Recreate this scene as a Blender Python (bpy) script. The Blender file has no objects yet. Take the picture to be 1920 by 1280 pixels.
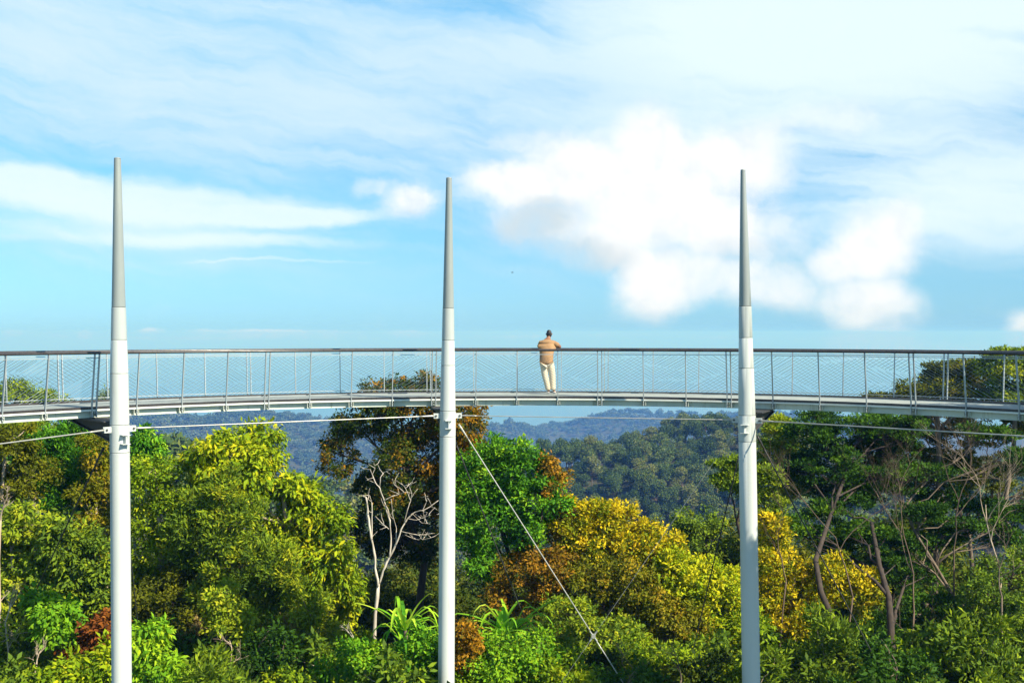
import bpy, math, random
import numpy as np
from mathutils import Vector

sc = bpy.context.scene
COL = sc.collection
R = math.radians
PI = math.pi

# ------------------------------------------------------------------ camera
F = 2059.0                       # focal length in photo pixels (1920 wide)
CZ = 1.69                        # eye above the deck (deck is z = 0)
cam = bpy.data.cameras.new("camera")
cam.sensor_width = 36.0
cam.lens = 36.0 * F / 1920.0
cam.clip_start = 0.1
cam.clip_end = 60000.0
camo = bpy.data.objects.new("camera", cam)
COL.objects.link(camo)
camo.location = (0, 0, CZ)
camo.rotation_euler = (PI / 2 - math.atan(15.0 / F), 0, 0)
sc.camera = camo

# ------------------------------------------------------------------ light
SUN_AZ, SUN_EL = 126.0, 41.0     # degrees, azimuth clockwise from the view direction
world = bpy.data.worlds.new("World")
sc.world = world
world.use_nodes = True
sun = bpy.data.lights.new("sun", 'SUN')
sun.energy = 5.0
sun.angle = R(0.53)
sun.color = (1.0, 0.91, 0.74)
suno = bpy.data.objects.new("sun", sun)
COL.objects.link(suno)
SV = Vector((math.cos(R(SUN_EL)) * math.sin(R(SUN_AZ)), math.cos(R(SUN_EL)) * math.cos(R(SUN_AZ)), math.sin(R(SUN_EL))))
suno.rotation_euler = SV.to_track_quat('Z', 'Y').to_euler()
sc.view_settings.view_transform = 'Standard'
sc.view_settings.look = 'None'
sc.view_settings.exposure = 0.85
sc.view_settings.gamma = 1.0
sc.cycles.use_denoising = True
sc.cycles.max_bounces = 6
sc.cycles.diffuse_bounces = 3
sc.cycles.transmission_bounces = 3
sc.cycles.volume_bounces = 0


# ------------------------------------------------------------------ node helper
class V:
    """a socket with arithmetic"""
    def __init__(s, nt, sock): s.nt, s.s = nt, sock
    def _m(s, op, *o, clamp=False):
        n = s.nt.nodes.new('ShaderNodeMath'); n.operation = op; n.use_clamp = clamp
        for i, a in enumerate((s,) + o):
            if isinstance(a, V): s.nt.links.new(a.s, n.inputs[i])
            else: n.inputs[i].default_value = a
        return V(s.nt, n.outputs[0])
    def __add__(s, o): return s._m('ADD', o)
    def __sub__(s, o): return s._m('SUBTRACT', o)
    def __mul__(s, o): return s._m('MULTIPLY', o)
    def __rmul__(s, o): return s._m('MULTIPLY', o)
    def __truediv__(s, o): return s._m('DIVIDE', o)
    def max(s, o): return s._m('MAXIMUM', o)
    def min(s, o): return s._m('MINIMUM', o)
    def clamp(s): return s._m('ADD', 0.0, clamp=True)
    def inv(s):
        n = s.nt.nodes.new('ShaderNodeMath'); n.operation = 'SUBTRACT'
        n.inputs[0].default_value = 1.0; s.nt.links.new(s.s, n.inputs[1]); return V(s.nt, n.outputs[0])
    def ramp(s, a, b, c=0.0, d=1.0, kind='SMOOTHSTEP'):
        n = s.nt.nodes.new('ShaderNodeMapRange'); n.interpolation_type = kind
        s.nt.links.new(s.s, n.inputs[0])
        for i, v in enumerate((a, b, c, d)): n.inputs[1 + i].default_value = v
        return V(s.nt, n.outputs[0])

def vmix(nt, fac, a, b):
    n = nt.nodes.new('ShaderNodeMix'); n.data_type = 'RGBA'
    for sock, v in ((n.inputs[0], fac), (n.inputs[6], a), (n.inputs[7], b)):
        if isinstance(v, V): nt.links.new(v.s, sock)
        elif isinstance(v, (int, float)): sock.default_value = v
        else: sock.default_value = (*v, 1.0)
    return V(nt, n.outputs[2])

def vec3(nt, x, y, z):
    n = nt.nodes.new('ShaderNodeCombineXYZ')
    for i, a in enumerate((x, y, z)):
        if isinstance(a, V): nt.links.new(a.s, n.inputs[i])
        else: n.inputs[i].default_value = a
    return V(nt, n.outputs[0])

def vvec(nt, op, a, *o):
    n = nt.nodes.new('ShaderNodeVectorMath'); n.operation = op
    for i, v in enumerate((a,) + o):
        if isinstance(v, V): nt.links.new(v.s, n.inputs[i])
        else: n.inputs[i].default_value = v
    return V(nt, n.outputs['Value'] if op in ('LENGTH', 'DOT_PRODUCT', 'DISTANCE') else n.outputs[0])

def noise(nt, vec, scale, detail=4.0, rough=0.55, dist=0.0, col=False):
    n = nt.nodes.new('ShaderNodeTexNoise')
    n.inputs['Scale'].default_value = scale; n.inputs['Detail'].default_value = detail
    n.inputs['Roughness'].default_value = rough; n.inputs['Distortion'].default_value = dist
    if vec is not None: nt.links.new(vec.s, n.inputs['Vector'])
    return V(nt, n.outputs['Color' if col else 'Fac'])


# ------------------------------------------------------------------ sky: Nishita air with cloud layers by compass direction
def build_sky():
    nt = world.node_tree
    bg = nt.nodes['Background']
    sky = nt.nodes.new('ShaderNodeTexSky')
    sky.sky_type = 'NISHITA'; sky.sun_disc = False
    sky.sun_elevation = R(SUN_EL); sky.sun_rotation = R(SUN_AZ)
    sky.altitude = 700.0; sky.air_density = 1.0; sky.dust_density = 0.4; sky.ozone_density = 1.5
    tc = nt.nodes.new('ShaderNodeTexCoord')
    d = V(nt, tc.outputs['Generated'])
    sep = nt.nodes.new('ShaderNodeSeparateXYZ'); nt.links.new(d.s, sep.inputs[0])
    X, Y, Z = (V(nt, sep.outputs[i]) for i in range(3))
    az = X._m('ARCTAN2', Y) * 10.0          # in tenths of a radian, clockwise from the view
    el = Z._m('ARCSINE') * 10.0
    P = vec3(nt, az, el, 0.0)
    # clear, deep blue tropical air: thin the white glow that the model puts along the horizon
    gr = nt.nodes.new('ShaderNodeValToRGB'); ge = gr.color_ramp.elements
    stops = [(0.0, (.17, .35, .63)), (.6, (.235, .405, .55)), (1.7, (.27, .52, .61)), (2.8, (.38, .77, .80)), (8.0, (.32, .41, .50))]
    while len(ge) < len(stops): ge.new(.5)
    for e_, (p_, c_) in zip(ge, stops): e_.position = p_ / 8.0; e_.color = (*c_, 1)
    nt.links.new((el / 8.0).s, gr.inputs[0]); gain = V(nt, gr.outputs[0])
    base = vvec(nt, 'MULTIPLY', V(nt, sky.outputs[0]), gain)
    def ang(px, py): return math.atan((px - 960) / F) * 10, math.atan((625 - py) / F) * 10
    # domain warp
    w1 = vvec(nt, 'SUBTRACT', noise(nt, P, 0.9, 6, 0.6, col=True), (0.5, 0.5, 0.5))
    Pw = vvec(nt, 'ADD', P, vvec(nt, 'MULTIPLY', w1, (0.55, 0.5, 0)))
    def blob(px, py, rx, ry, src):
        u, v = ang(px, py); a, b = rx / F * 10, ry / F * 10
        q = vvec(nt, 'MULTIPLY_ADD', src, (1 / a, 1 / b, 0), (-u / a, -v / b, 0))
        return vvec(nt, 'LENGTH', q).ramp(0.25, 1.25, 1.0, 0.0)
    def union(lst, src):
        r = None
        for b in lst:
            k = blob(*b[:4], src) * (b[4] if len(b) > 4 else 1.0)
            r = k if r is None else (r + k)
        return r
    # --- high veil: long streaks
    Ps = vvec(nt, 'MULTIPLY', Pw, (0.42, 2.4, 1.0))
    rot = nt.nodes.new('ShaderNodeVectorRotate'); rot.rotation_type = 'Z_AXIS'
    nt.links.new(P.s, rot.inputs['Vector']); rot.inputs['Angle'].default_value = R(9)
    Pr = vvec(nt, 'ADD', V(nt, rot.outputs[0]), vvec(nt, 'MULTIPLY', w1, (0.9, 0.55, 0)))
    s1 = noise(nt, vvec(nt, 'MULTIPLY', Pr, (0.30, 1.55, 1.0)), 1.0, 8, 0.58)
    s2 = noise(nt, vvec(nt, 'MULTIPLY', Pr, (0.8, 6.5, 1.0)), 1.0, 6, 0.6)
    streak = s1 * 0.75 + s2 * 0.25
    veil_w = union([(200, 190, 700, 190, 0.62), (1000, 170, 620, 150, .7), (1750, 60, 560, 170, 1.25), (1300, 40, 500, 120, 0.6),
                    (1880, 420, 360, 120, .75), (1500, 230, 420, 120, .5), (300, 40, 600, 100, .30), (1650, 300, 420, 150, .4), (600, 300, 520, 80, .28)], P)
    veil = (streak - 0.5) * 3.0 + veil_w * 0.62 + 0.35
    veil = veil.ramp(0.0, 1.15) * el.ramp(0.1, 1.0)
    rest = Y.ramp(0.5, 0.2)                      # the rest of the sky, out of the picture, carries the same thin cloud
    veil = veil.max(rest * streak.ramp(.5, .8) * 0.45)
    # --- bank of white cloud on the left
    Pb = vvec(nt, 'ADD', P, vvec(nt, 'MULTIPLY', w1, (0.7, 0.28, 0)))
    bank = union([(120, 372, 260, 42, 1.0), (380, 398, 330, 34, 0.95), (560, 412, 210, 20, .9), (200, 440, 420, 36, 0.55),
                  (480, 455, 330, 16, .5), (40, 350, 130, 30, .6), (560, 489, 260, 4, .45), (150, 500, 300, 18, .2)], Pb)
    bank = (bank + (streak - 0.5) * 1.6).ramp(0.08, 1.2) * 0.72
    # --- cumulus
    nz = lambda src: noise(nt, src, 2.0, 8, 0.60)
    d0 = nz(Pw); det = d0 - 0.5
    lit = nz(vvec(nt, 'ADD', Pw, (0.16, 0.15, 0.0)))
    fine = (noise(nt, P, 7.0, 5, 0.6) - 0.5)
    def umax(lst, src):
        r = t = None
        for bl in lst:
            k = blob(*bl[:4], src) * (bl[4] if len(bl) > 4 else 1.0)
            r = k if r is None else r.max(k); t = k if t is None else t + k
        return r * .7 + t.min(1.4) * .3
    puffs = [(975, 350, 130, 70), (1085, 320, 120, 90), (1210, 275, 85, 95, 1.05), (1235, 385, 170, 110, 1.05), (1010, 425, 140, 50, .72),
             (1222, 535, 100, 88, 1.1), (1130, 455, 130, 60, .75), (1400, 300, 130, 90, .80), (1330, 420, 130, 95, .85), (1430, 535, 120, 70, .70),
             (1330, 525, 90, 65, .6), (1560, 240, 120, 45, .5), (1310, 330, 130, 95, .8), (1430, 440, 100, 85, .6), (905, 340, 70, 45, .55),
             (1650, 465, 100, 72), (1565, 490, 80, 48, .8), (1625, 565, 110, 68, .9), (1640, 640, 120, 50, .75), (1490, 560, 70, 45, .25), (1790, 650, 110, 32, .5),
             (770, 384, 68, 46, .9), (690, 362, 50, 22, .5), (1000, 262, 120, 26, .45), (1920, 625, 34, 40, .8), (1690, 425, 55, 42, .6)]
    cum = umax(puffs, Pw)
    cumd = (cum + det * 0.95 + fine * 0.18).ramp(0.04, 1.08)
    low = union([(160, 626, 16, 9, 1.0), (285, 621, 34, 9, .8), (380, 622, 40, 9, .8), (480, 624, 80, 9, 1.0), (590, 624, 120, 9, .7), (770, 625, 60, 8, .8),
                 (25, 625, 22, 9, .8), (110, 629, 26, 6, .6), (960, 630, 90, 4, .5), (1330, 632, 60, 4, .4), (1150, 628, 160, 6, .45), (640, 634, 500, 5, .4), (1560, 634, 260, 6, .5), (330, 633, 260, 5, .4)], P)
    lowd = (low + fine * 1.3 + det * 0.5).ramp(0.25, 1.0) * 0.75
    # grey bases of the cumulus
    grey = union([(960, 445, 130, 48, .9), (1110, 480, 110, 40, .8), (1010, 400, 90, 40, .5), (1380, 470, 100, 36, .45), (1215, 600, 80, 30, .5), (1420, 590, 100, 36, .55), (770, 415, 60, 22, .5),
                  (1050, 400, 70, 40, .35), (1500, 620, 90, 30, .3)], Pw)
    relief = ((d0 - lit) * -2.6 + fine * .35).ramp(-0.05, 0.55, 0, 1)
    grey = ((grey + det * .4).ramp(0.05, 1.1) + relief * .28).clamp()
    C = 1.0 / 0.15
    veil_c = vmix(nt, union([(1750, 60, 560, 200, 1.0), (1350, 60, 420, 110, .6), (1880, 420, 420, 140, .8), (1350, 300, 500, 160, .6)], P).clamp(), (.39 * C, .50 * C, .565 * C), (.50 * C, .58 * C, .61 * C))
    white = (0.58 * C, 0.59 * C, 0.595 * C)
    shade = (0.40 * C, 0.445 * C, 0.465 * C)
    c = vmix(nt, veil * 0.92, base, veil_c)
    c = vmix(nt, bank, c, (0.545 * C, 0.60 * C, 0.62 * C))
    c = vmix(nt, lowd, c, white)
    c = vmix(nt, cumd, c, vmix(nt, grey, white, shade))
    nt.links.new(c.s, bg.inputs[0])
    bg.inputs[1].default_value = 0.15
build_sky()

# ------------------------------------------------------------------ mesh helpers
def mesh_obj(name, verts, faces, mat=None, parent=None, smooth=False, tone=None):
    """verts (N,3); faces: (M,k) array or list of lists"""
    me = bpy.data.meshes.new(name)
    verts = np.asarray(verts, dtype=np.float32)
    if isinstance(faces, np.ndarray):
        m, k = faces.shape
        me.vertices.add(len(verts)); me.vertices.foreach_set('co', verts.ravel())
        me.loops.add(m * k); me.loops.foreach_set('vertex_index', faces.astype(np.int32).ravel())
        me.polygons.add(m)
        me.polygons.foreach_set('loop_start', np.arange(0, m * k, k, dtype=np.int32))
        me.update(calc_edges=True)
    else:
        me.from_pydata([tuple(map(float, v)) for v in verts], [], [list(map(int, f)) for f in faces])
    if tone is not None:
        at = me.attributes.new('tone', 'FLOAT', 'FACE'); at.data.foreach_set('value', np.asarray(tone, dtype=np.float32))
    if smooth:
        me.polygons.foreach_set('use_smooth', np.ones(len(me.polygons), dtype=bool))
    if mat is not None: me.materials.append(mat)
    o = bpy.data.objects.new(name, me); COL.objects.link(o)
    if parent is not None: o.parent = parent
    return o

def empty(name, loc=(0, 0, 0), rz=0.0):
    o = bpy.data.objects.new(name, None); COL.objects.link(o)
    o.empty_display_size = 0.2
    o.location = loc; o.rotation_euler = (0, 0, rz)
    return o

def tag(o, label=None, cat=None, group=None, kind=None):
    if label: o['label'] = label
    if cat: o['category'] = cat
    if group: o['group'] = group
    if kind: o['kind'] = kind
    return o

class MB:
    """collects simple solids into one mesh"""
    def __init__(s): s.v = []; s.f = []
    def add(s, verts, faces):
        b = len(s.v); s.v += [tuple(map(float, p)) for p in verts]; s.f += [[b + i for i in f] for f in faces]; return s
    def box(s, c, size, ax=None):
        c = Vector(c)
        X, Y, Z = ax if ax else (Vector((1, 0, 0)), Vector((0, 1, 0)), Vector((0, 0, 1)))
        h = [k / 2 for k in size]
        vs = [c + X * (i * h[0]) + Y * (j * h[1]) + Z * (k * h[2]) for k in (-1, 1) for j in (-1, 1) for i in (-1, 1)]
        return s.add(vs, [[0, 2, 3, 1], [4, 5, 7, 6], [0, 1, 5, 4], [2, 6, 7, 3], [0, 4, 6, 2], [1, 3, 7, 5]])
    def bar(s, a, b, w, d, side=None):
        a, b = Vector(a), Vector(b); z = (b - a).normalized()
        x = (side - z * side.dot(z)).normalized() if side else z.orthogonal().normalized()
        y = z.cross(x)
        return s.box((a + b) / 2, (w, d, (b - a).length), (x, y, z))
    def tube(s, pts, rad, n=6, cap=True):
        pts = [Vector(p) for p in pts]; rad = [rad] * len(pts) if not hasattr(rad, '__len__') else rad
        b = len(s.v); x = None
        for i, p in enumerate(pts):
            t = (pts[min(i + 1, len(pts) - 1)] - pts[max(i - 1, 0)]).normalized()
            x = t.orthogonal().normalized() if x is None else (x - t * x.dot(t)).normalized()
            y = t.cross(x)
            for k in range(n):
                a = 2 * PI * k / n
                s.v.append(tuple(p + (x * math.cos(a) + y * math.sin(a)) * rad[i]))
        for i in range(len(pts) - 1):
            for k in range(n):
                k2 = (k + 1) % n
                s.f.append([b + i * n + k, b + i * n + k2, b + (i + 1) * n + k2, b + (i + 1) * n + k])
        if cap:
            s.f.append([b + k for k in reversed(range(n))]); e = b + (len(pts) - 1) * n
            s.f.append([e + k for k in range(n)])
        return s
    def build(s, name, mat, parent=None, smooth=False):
        return mesh_obj(name, np.array(s.v), s.f, mat, parent, smooth)

def sharp(o, deg=35):
    me = o.data
    me.polygons.foreach_set('use_smooth', np.ones(len(me.polygons), dtype=bool))
    try: me.set_sharp_from_angle(angle=R(deg))
    except Exception: pass
    return o

# ------------------------------------------------------------------ materials
def newmat(name):
    m = bpy.data.materials.new(name); m.use_nodes = True
    return m, m.node_tree, m.node_tree.nodes['Principled BSDF']

def objco(nt):
    n = nt.nodes.new('ShaderNodeTexCoord'); return V(nt, n.outputs['Object'])

def paint(name, a, b, rough=0.45, scale=2.0, metal=0.0, streak=None, stretch=(1, 1, .15), spec=0.5, bump=0.0):
    m, nt, p = newmat(name)
    P = objco(nt)
    n1 = noise(nt, vvec(nt, 'MULTIPLY', P, stretch), scale, 6, 0.6).ramp(0.35, 0.7)
    c = vmix(nt, n1, a, b)
    if streak:
        n2 = noise(nt, vvec(nt, 'MULTIPLY', P, (1, 1, .10)), streak[1], 5, 0.65).ramp(0.56, 0.72)
        c = vmix(nt, n2 * streak[2], c, streak[0])
    nt.links.new(c.s, p.inputs['Base Color'])
    n3 = noise(nt, P, scale * 6, 3).ramp(0.3, 0.7, rough - .06, rough + .08, 'LINEAR')
    nt.links.new(n3.s, p.inputs['Roughness'])
    p.inputs['Metallic'].default_value = metal
    p.inputs['Specular IOR Level'].default_value = spec
    if bump:
        bn = nt.nodes.new('ShaderNodeBump'); bn.inputs['Strength'].default_value = bump
        nt.links.new(noise(nt, P, scale * 10, 4).s, bn.inputs['Height']); nt.links.new(bn.outputs[0], p.inputs['Normal'])
    return m

M = {}
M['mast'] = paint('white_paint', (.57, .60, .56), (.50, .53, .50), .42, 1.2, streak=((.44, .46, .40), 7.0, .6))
M['mast_mid'] = paint('upper_shaft_shade_tone', (.44, .47, .44), (.37, .40, .38), .4, 1.4, streak=((.34, .37, .33), 8.0, .5))  # step between mast paint and tip; shade put into the colour
M['mast_upper'] = paint('tip_shade_tone', (.29, .32, .30), (.23, .26, .25), .4, 1.6, metal=.0, streak=((.30, .33, .30), 9.0, .5))  # mast paint darkened so the tip's shaded side is in its colour
M['groove'] = paint('dark_joint', (.08, .09, .09), (.05, .05, .05), .7)
M['beam'] = paint('beam_paint', (.60, .64, .55), (.50, .54, .46), .5, 1.5, streak=((.20, .23, .16), 4.0, .75))
M['flange'] = paint('flange_paint', (.78, .80, .74), (.66, .69, .62), .45, 2.5)
M['steel'] = paint('post_steel', (.42, .46, .46), (.34, .37, .38), .4, 3.0, metal=0.3)
M['steel_light'] = paint('stay_steel', (.50, .49, .44), (.38, .38, .34), .35, 3.0, metal=0.35)
M['rail'] = paint('dark_handrail', (.05, .044, .042), (.035, .03, .03), .3, 3.0, spec=.6)
M['wire'] = paint('mesh_wire', (.15, .19, .22), (.11, .15, .17), .45, 3.0, metal=.4)
M['deck'] = paint('deck_grating', (.34, .37, .34), (.25, .28, .25), .7, 3.0, stretch=(1, 1, 1))
M['dark'] = paint('bracket_and_shaded_stay', (.05, .05, .05), (.035, .035, .035), .55, 3.0)  # bracket colour; on the stay cables it stands in for shade
M['bark'] = paint('grey_brown_bark', (.20, .15, .10), (.10, .07, .05), .85, 6.0, bump=.5)
M['bark_dark'] = paint('dark_bark', (.065, .046, .032), (.035, .026, .02), .9, 6.0, bump=.5)
M['bark_pale'] = paint('pale_bark', (.50, .40, .28), (.30, .22, .14), .85, 5.0, bump=.4)
M['bark_red'] = paint('red_brown_bark', (.16, .11, .07), (.085, .055, .035), .85, 6.0, bump=.4)
M['bark_white'] = paint('bleached_wood', (.60, .54, .44), (.32, .27, .20), .8, 5.0, bump=.4)
M['skin'] = paint('skin', (.26, .12, .065), (.22, .10, .055), .5, 8.0)
M['hair'] = paint('black_hair', (.012, .011, .012), (.02, .018, .017), .55, 30.0)
M['shirt'] = paint('tan_shirt', (.36, .21, .095), (.28, .155, .07), .85, 7.0, stretch=(1, 1, 1), bump=.5)
M['trousers'] = paint('cream_trousers', (.66, .58, .43), (.56, .48, .34), .85, 5.0, bump=.4)
M['shoe'] = paint('pale_shoe', (.62, .52, .45), (.5, .42, .36), .6, 8.0)
M['bird'] = paint('dark_feathers', (.03, .03, .03), (.02, .02, .02), .7, 8.0)

def leafmat(name, cols, trans=0.24, pos=None, rough=.7, boost=1.45):
    """cols: palette by leaf age / kind, looked up with the per-leaf 'tone'"""
    m = bpy.data.materials.new(name); m.use_nodes = True; nt = m.node_tree; nt.nodes.clear()
    out = nt.nodes.new('ShaderNodeOutputMaterial')
    at = nt.nodes.new('ShaderNodeAttribute'); at.attribute_name = 'tone'
    cr = nt.nodes.new('ShaderNodeValToRGB'); el = cr.color_ramp.elements
    n = len(cols); pos = pos or [i / (n - 1) for i in range(n)]
    while len(el) < n: el.new(0.5)
    for e, p, c in zip(el, pos, cols): e.position = p; e.color = (*[min(.75, k * boost) for k in c], 1)
    nt.links.new(at.outputs['Fac'], cr.inputs[0])
    p = nt.nodes.new('ShaderNodeBsdfPrincipled'); p.inputs['Roughness'].default_value = rough
    p.inputs['Specular IOR Level'].default_value = .12
    nt.links.new(cr.outputs[0], p.inputs['Base Color'])
    t = nt.nodes.new('ShaderNodeBsdfTranslucent'); nt.links.new(cr.outputs[0], t.inputs[0])
    mx = nt.nodes.new('ShaderNodeMixShader'); mx.inputs[0].default_value = trans
    nt.links.new(p.outputs[0], mx.inputs[1]); nt.links.new(t.outputs[0], mx.inputs[2])
    nt.links.new(mx.outputs[0], out.inputs[0])
    return m

L = {}
L['yellowgreen'] = leafmat('yellow_green_leaves', [(.035, .075, .003), (.11, .18, .004), (.21, .27, .005), (.36, .33, .006)], boost=1.45)
L['olive'] = leafmat('olive_leaves', [(.022, .04, .005), (.05, .085, .006), (.11, .15, .005), (.19, .19, .008)], boost=2.2)
L['olivebrown'] = leafmat('olive_brown_leaves', [(.03, .04, .003), (.075, .09, .004), (.14, .14, .005), (.25, .17, .008)])
L['green'] = leafmat('bright_green_leaves', [(.010, .045, .003), (.030, .105, .005), (.075, .19, .006), (.16, .26, .008)], boost=1.8)
L['deepgreen'] = leafmat('deep_green_leaves', [(.008, .026, .003), (.020, .055, .004), (.045, .105, .005), (.11, .18, .006)], boost=1.6)
L['rust'] = leafmat('rust_flushed_leaves', [(.012, .028, .003), (.035, .06, .004), (.12, .085, .005), (.27, .13, .006)], pos=[0, .46, .74, 1])
L['orange'] = leafmat('orange_flushed_leaves', [(.04, .05, .004), (.10, .075, .005), (.22, .11, .006), (.34, .17, .008)])
L['gold'] = leafmat('golden_leaves', [(.06, .09, .003), (.17, .18, .004), (.40, .30, .005), (.52, .34, .01)], boost=1.6)
L['lime'] = leafmat('lime_leaves', [(.03, .09, .004), (.07, .18, .006), (.15, .28, .008), (.28, .36, .01)])
L['redbrown'] = leafmat('red_brown_leaves', [(.04, .022, .006), (.09, .028, .006), (.17, .05, .008), (.24, .10, .010)])
L['drybrown'] = leafmat('dry_brown_leaves', [(.05, .045, .015), (.11, .085, .02), (.20, .15, .04), (.30, .22, .07)])
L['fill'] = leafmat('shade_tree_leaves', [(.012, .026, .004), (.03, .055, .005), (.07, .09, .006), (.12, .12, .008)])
L['strap'] = leafmat('strap_leaves', [(.05, .18, .01), (.13, .32, .015), (.28, .46, .02), (.42, .52, .05)], trans=.4)
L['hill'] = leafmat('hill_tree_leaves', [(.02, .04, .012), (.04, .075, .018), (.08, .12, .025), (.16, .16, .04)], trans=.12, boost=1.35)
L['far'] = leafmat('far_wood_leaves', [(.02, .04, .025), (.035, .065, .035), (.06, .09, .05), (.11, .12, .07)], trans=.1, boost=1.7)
L['midpale'] = leafmat('grey_green_leaves', [(.04, .07, .03), (.08, .12, .05), (.14, .19, .08), (.24, .26, .13)])

def groundmat():
    m, nt, p = newmat('forest_floor')
    g = nt.nodes.new('ShaderNodeNewGeometry'); P = V(nt, g.outputs['Position'])
    n1 = noise(nt, P, 0.6, 6, 0.65).ramp(.35, .65); n2 = noise(nt, P, 0.05, 5).ramp(.4, .6)
    c = vmix(nt, n1, (.035, .028, .015), (.05, .06, .018)); c = vmix(nt, n2 * .5, c, (.03, .05, .015))
    nt.links.new(c.s, p.inputs['Base Color']); p.inputs['Roughness'].default_value = .95
    return m
M['ground'] = groundmat()
def seamat():
    m, nt, p = newmat('sea_water')
    g = nt.nodes.new('ShaderNodeNewGeometry'); P = V(nt, g.outputs['Position'])
    c = vmix(nt, noise(nt, P, .0015, 5), (.02, .07, .11), (.03, .10, .14))
    nt.links.new(c.s, p.inputs['Base Color']); p.inputs['Roughness'].default_value = .35
    bn = nt.nodes.new('ShaderNodeBump'); bn.inputs['Strength'].default_value = .3; bn.inputs['Distance'].default_value = 3.0
    nt.links.new(noise(nt, P, .02, 5).s, bn.inputs['Height']); nt.links.new(bn.outputs[0], p.inputs['Normal'])
    return m
M['sea'] = seamat()

# ------------------------------------------------------------------ placing: a sight line and a distance give a point
def at(px, py, d):
    return Vector(((px - 960) * d / F, d, CZ - (py - 625) * d / F))

# ------------------------------------------------------------------ terrain (compass bearing x distance)
def prof(u, pts):
    return np.interp(u, [p[0] for p in pts], [p[1] for p in pts])
NEAR = [(-600, 835), (0, 838), (240, 848), (330, 860), (450, 905), (560, 915), (700, 925), (900, 925), (1010, 905), (1060, 885), (1150, 862), (1250, 838), (1330, 818), (1400, 808), (1500, 815), (1700, 835), (2500, 850)]
NEARD = [(-600, 190), (240, 190), (420, 250), (900, 380), (1100, 420), (1400, 440), (2500, 440)]
FAR = [(-600, 790), (0, 783), (240, 778), (330, 768), (380, 782), (440, 775), (500, 772), (560, 777), (610, 788), (680, 803), (760, 810), (860, 800), (940, 797), (1010, 796), (1060, 791), (1110, 779), (1150, 770), (1200, 769), (1260, 772), (1320, 773), (1400, 770), (1500, 772), (1700, 781), (2500, 795)]
FARD = [(-600, 1800), (400, 1750), (640, 2000), (930, 2200), (1050, 2600), (1200, 2600), (1700, 2700), (2500, 2700)]
def hgt(x, y):
    """terrain height"""
    x = np.asarray(x, float); y = np.asarray(y, float)
    d = np.hypot(x, y); azi = np.arctan2(x, np.maximum(y, 1e-6)); azi = np.where(y <= 0, np.sign(x) * 1.5, azi)
    u = 960 + F * np.clip(azi, -.8, .8)
    dn, df = prof(u, NEARD), prof(u, FARD)
    zn = CZ - (prof(u, NEAR) + 12 - 625) / F * dn; zf = CZ - (prof(u, FAR) + 6 - 625) / F * df
    k = [0 * d, 0 * d + 26, 0 * d + 46, 0 * d + 75, dn * .55, dn, dn + 90, dn * .45 + df * .55, df, df + 150, df + 1500, df + 2900, df + 60000]
    zv = np.minimum(zn, zf)
    z = [0 * d - 12.6, 0 * d - 12.9, 0 * d - 17.5, 0 * d - 34, np.minimum(zn - 34, -60), zn, zn - 24, zv - 60, zf, zf - 30, 0 * d - 480, 0 * d - 740, 0 * d - 740]
    out = np.full(d.shape, -12.6)
    for i in range(len(k) - 1):
        t = np.clip((d - k[i]) / np.maximum(k[i + 1] - k[i], 1e-6), 0, 1); t = t * t * (3 - 2 * t)
        out = np.where((d >= k[i]), z[i] * (1 - t) + z[i + 1] * t, out)
    amp = np.clip((d - 60) / 300, 0, 1)
    out = out + amp * (5 * np.sin(x * .021 + 1.3) * np.sin(y * .017 + .4) + 2.5 * np.sin(x * .063 + y * .05))
    return out

def build_ground():
    rad = [0.0] + list(np.linspace(6, 60, 28)) + list(np.geomspace(64, 5200, 120))
    na = 480
    th = np.linspace(-PI, PI, na, endpoint=False)
    vs = [(0, 0, float(hgt(0., 1.)))]
    for r in rad[1:]:
        x, y = r * np.sin(th), r * np.cos(th)
        vs += list(zip(x, y, hgt(x, y)))
    fs = []
    for i in range(len(rad) - 2):
        a = 1 + i * na; b = a + na
        for k in range(na):
            k2 = (k + 1) % na
            fs.append((a + k, a + k2, b + k2, b + k))
    tri = [(0, 1 + (k + 1) % na, 1 + k, 1 + k) for k in range(na)]
    o = mesh_obj('terrain', np.array(vs), [list(f[:3]) if f[2] == f[3] else list(f) for f in tri + fs], M['ground'], smooth=True)
    # outward faces point up
    tag(o, kind='structure')
    n = 48; S = 29000.0
    g = np.linspace(-S, S, n + 1); xx, yy = np.meshgrid(g, g); v = np.c_[xx.ravel(), yy.ravel(), np.full(xx.size, -700.0)]
    idx = np.arange((n + 1) ** 2).reshape(n + 1, n + 1)
    f = np.stack([idx[:-1, :-1], idx[:-1, 1:], idx[1:, 1:], idx[1:, :-1]], -1).reshape(-1, 4)
    tag(mesh_obj('sea', v, f, M['sea']), kind='structure')
build_ground()

def ground(x, y): return float(hgt(x, y))

# ------------------------------------------------------------------ the ring walkway
RC = Vector((0.39, 15.58, 0.0)); RI, RO = 13.95, 15.80
def ring(t, r, z=0.0): return Vector((RC.x + r * math.sin(t), RC.y + r * math.cos(t), z))
def ang_at(px, r):
    """bearing on the far arc of radius r seen at photo column px"""
    lo, hi = -1.35, 1.35
    for _ in range(50):
        m = (lo + hi) / 2; p = ring(m, r)
        if 960 + F * p.x / p.y < px: lo = m
        else: hi = m
    return (lo + hi) / 2

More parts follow.
